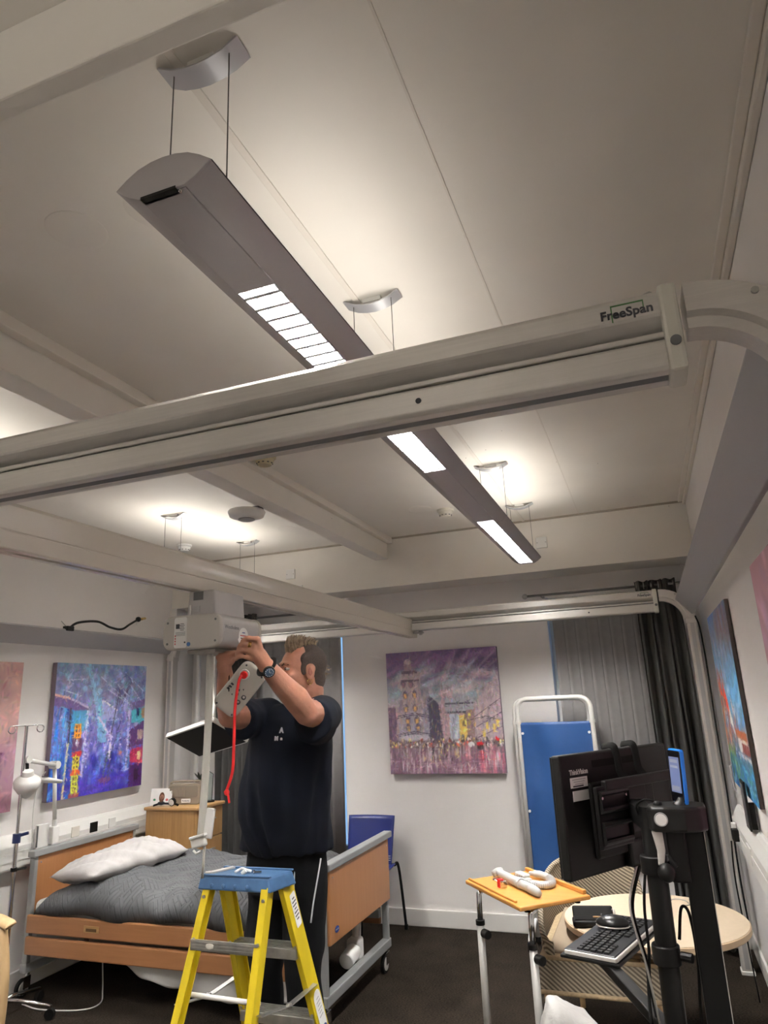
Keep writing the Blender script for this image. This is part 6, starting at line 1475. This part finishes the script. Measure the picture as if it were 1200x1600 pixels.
# ================================================================== woven bedroom chair
WC = thing('woven_chair', 'striped woven low chair tucked under the cream table', 'chair', (-.37, 3.85, 0))
M_LOOM = striped('loom_weave', (.115, .092, .064), (.40, .34, .255), (1.0, .9, 1.25), 40, .8, .5, .45)
M_LOOMT = mat('loom_braid', (.36, .27, .16), .7, noise=.2, nscale=80)
def sstep(x): x = max(0, min(1, x)); return x*x*(3-2*x)
def wall(u, v):
    a = math.radians(-52+284*u)                       # front right corner, round the back, to front left
    x = -.375+.262*math.copysign(abs(math.cos(a))**.75, math.cos(a)); y = 3.86+.455*math.copysign(abs(math.sin(a))**.8, math.sin(a))
    y = max(y, 3.515)
    hgt = .478+(.03+.195*sstep((y-3.50)/.75) if x < -.33 else .225*sstep((y-4.20)/.11))
    fl_ = 1+.09*sstep((hgt-.47)/.2)*v
    return (-.375+(x+.375)*fl_, 3.86+(y-3.86)*fl_, .325+v*(hgt-.325))
MB().grid(wall, 70, 14).build('woven_shell', M_LOOM, WC, smooth=True, solid=.018)
rim = [Vector(wall(k/60, 1)) for k in range(61)]; MB().tube(rim, .014, 8).build('braid_rim', M_LOOM, WC, smooth=True)
MB().box((-.632, 3.500, .325), (-.118, 3.520, .452)).build('front_apron', M_LOOM, WC, bevel=.006)
MB().tube([(-.635, 3.50, .323), (-.115, 3.50, .323)], .010, 8).build('lower_braid', M_LOOMT, WC, smooth=True)
MB().box((-.625, 3.495, .450), (-.125, 4.24, .468)).build('seat_board', M_LOOMT, WC, bevel=.005)
MB().box((-.590, 3.53, .4675), (-.160, 4.20, .482)).build('seat_cushion', mat('beige_cushion', (.30, .235, .17), .85, bump=.2, bscale=200), WC, bevel=.012, seg=3)
for x, y in ((-.605, 3.53), (-.145, 3.53), (-.55, 4.24), (-.22, 4.24)):
    MB().cyl((x, y, 0), (x, y, .33), .014, .018, n=12).build('leg', M_PALEW, WC, smooth='auto')
# bag of white plastic in front
bg_ = MB(); rr = random.Random(11)
def bagf(u, v):
    a = u*2*math.pi; th = math.pi*(1-v)                # v=0 at the floor, v=1 at the top
    x, y, z = math.sin(th)**.7*math.cos(a), math.sin(th)**.7*math.sin(a), (math.cos(th)+1)/2
    n_ = mn.noise(Vector((x*2.3, y*2.3, z*4.0)))*.30 + mn.noise(Vector((x*5.5+3, y*5.5, z*8)))*.12
    r_ = .150*(1+n_*.8)
    top = .455+.045*math.exp(-((x+.75)**2)/.3)-.045*x+.03*n_
    return (-.395+r_*x-.045*z*z, 3.0+r_*y*.8, .002+top*z)
o = bg_.grid(bagf, 48, 30).build('carrier_bag', mat('white_polythene', (.42, .41, .40), .5, bump=.8, bscale=16), None, smooth=True); tag(o, 'crumpled white plastic bag standing on the carpet', 'bag')

# ================================================================== small things on the walls
GN = thing('gooseneck_clamp', 'black gooseneck clamp arm on top of the left side plate', 'clamp', (-3.68, 3.70, 2.155))
gp = bez([(-3.685, 3.69, 2.168), (-3.67, 3.76, 2.215), (-3.65, 3.92, 2.235), (-3.65, 4.05, 2.205), (-3.65, 4.17, 2.200), (-3.65, 4.26, 2.245), (-3.65, 4.34, 2.285)], 8)
MB().tube(gp, .0085, 8).build('flex_arm', M_BLACK, GN, smooth=True)
c = MB().box((-3.70, 3.655, 2.152), (-3.655, 3.715, 2.185)).build('screw_clamp', M_BLACK, GN, bevel=.004)
MB().tube([(-3.68, 3.66, 2.185), (-3.68, 3.62, 2.215)], .003, 6).build('clamp_bar', M_STEEL, c)
c = MB().ball((-3.65, 4.35, 2.29), (.020, .024, .020), 12, 8).build('end_clamp', M_BLACK, GN)
MB().tube([(-3.65, 4.36, 2.29), (-3.65, 4.43, 2.305)], .010, 8).build('brass_tip', M_GOLD, c, smooth=True)
MB().tube([(-3.65, 4.33, 2.24), (-3.65, 4.33, 2.275)], .003, 6).build('tommy_bar', M_STEEL, c)
T = thing('desk_photo', 'small black photo frame standing on the right-hand trunking', 'frame', (.352, 3.93, .93))
MB().box((.352, 3.86, .931), (.362, 4.00, 1.15)).build('frame', M_BLACK, T, bevel=.003)
MB().box((.3505, 3.875, .945), (.3525, 3.985, 1.135)).build('print', mat('dark_print', (.10, .10, .10), .3), T)
MB().box((.362, 3.915, .931), (.392, 3.935, 1.05)).build('strut', M_BLACK, T)
T = thing('nurse_call', 'white nurse call box on the wall beside the right corner post', 'call box', (.355, 5.32, 1.10))
MB().box((.328, 5.312, 1.03), (.382, YB, 1.22)).build('box', M_UPVC, T, bevel=.005)
MB().rbox((.355, 5.3118, 1.165), (1,0,0), (0,0,1), (0,1,0), .014, .016, .004, .001).build('button', M_CREAMP, T)
MB().tube(bez([(.355, 5.31, 1.03), (.350, 5.30, .95), (.362, 5.30, .85), (.350, 5.305, .80)], 6), .003, 6).build('cord', M_UPVC, T, smooth=True)
MB().cyl((.355, 5.30, .80), (.345, 5.30, .79), .012, n=10).build('pull', M_UPVC, T)
T = thing('curtain_hook', 'white curtain hold-back hook near the right corner', 'hook', (.372, 5.31, 1.45))
MB().tube(bez([(.365, 5.335, 1.40), (.355, 5.30, 1.43), (.335, 5.285, 1.48), (.325, 5.29, 1.53)], 6), .006, 8).build('hook', M_UPVC, T, smooth=True)
MB().box((.350, 5.328, 1.37), (.380, YB, 1.43)).build('plate', M_UPVC, T, bevel=.003)
cord('black cable running down the right corner post', [(.335, 4.87, 2.04), (.352, 4.875, 1.95), (.356, 4.87, 1.70), (.352, 4.87, 1.40), (.352, 4.86, 1.05), (.345, 4.80, .80), (.340, 4.78, .55), (.345, 4.78, .30)], .005)
T = thing('mains_plug', 'black plug and adaptor in the right-hand trunking', 'plug', (.315, 4.42, .80))
MB().box((.308, 4.38, .79), (.342, 4.44, .85)).build('plug', M_BLACK, T, bevel=.006)
MB().box((.316, 4.46, .81), (.342, 4.50, .87)).build('adaptor', M_UPVC, T, bevel=.005)
MB().tube(bez([(.300, 4.41, .79), (.290, 4.42, .60), (.30, 4.42, .30), (.31, 4.40, .04)], 7), .004, 6).build('lead', M_BLACKR, T, smooth=True)
T = thing('wall_bracket', 'grey plastic bracket on the right wall above the trunking', 'bracket', (.385, 4.62, 1.10))
MB().tube([(.384, 4.60, 1.02), (.372, 4.60, 1.03), (.372, 4.60, 1.15), (.384, 4.60, 1.16)], .008, 8).build('grip', M_ALUD, T)
MB().box((.384, 4.57, 1.0), (.399, 4.63, 1.18)).build('back_plate', M_UPVC, T, bevel=.003)

# ================================================================== look-alikes carry one group phrase
GROUPS = {'pendant_light': 'long hanging lights', 'smoke_detector': 'smoke detectors on the ceiling', 'blanking_disc': 'blanking discs on the ceiling', 'vertical_blind': 'vertical blinds at the back',
          'curtain': 'charcoal curtains', 'curtain_rod': 'dark curtain rods', 'dado_trunking': 'white dado trunking', 'blank_plate': 'blank plates on the bulkhead', 'cable': 'loose cables around the stands'}
for o in bpy.data.objects:
    if o.parent is None and o.name.split('.')[0] in GROUPS: o['group'] = GROUPS[o.name.split('.')[0]]
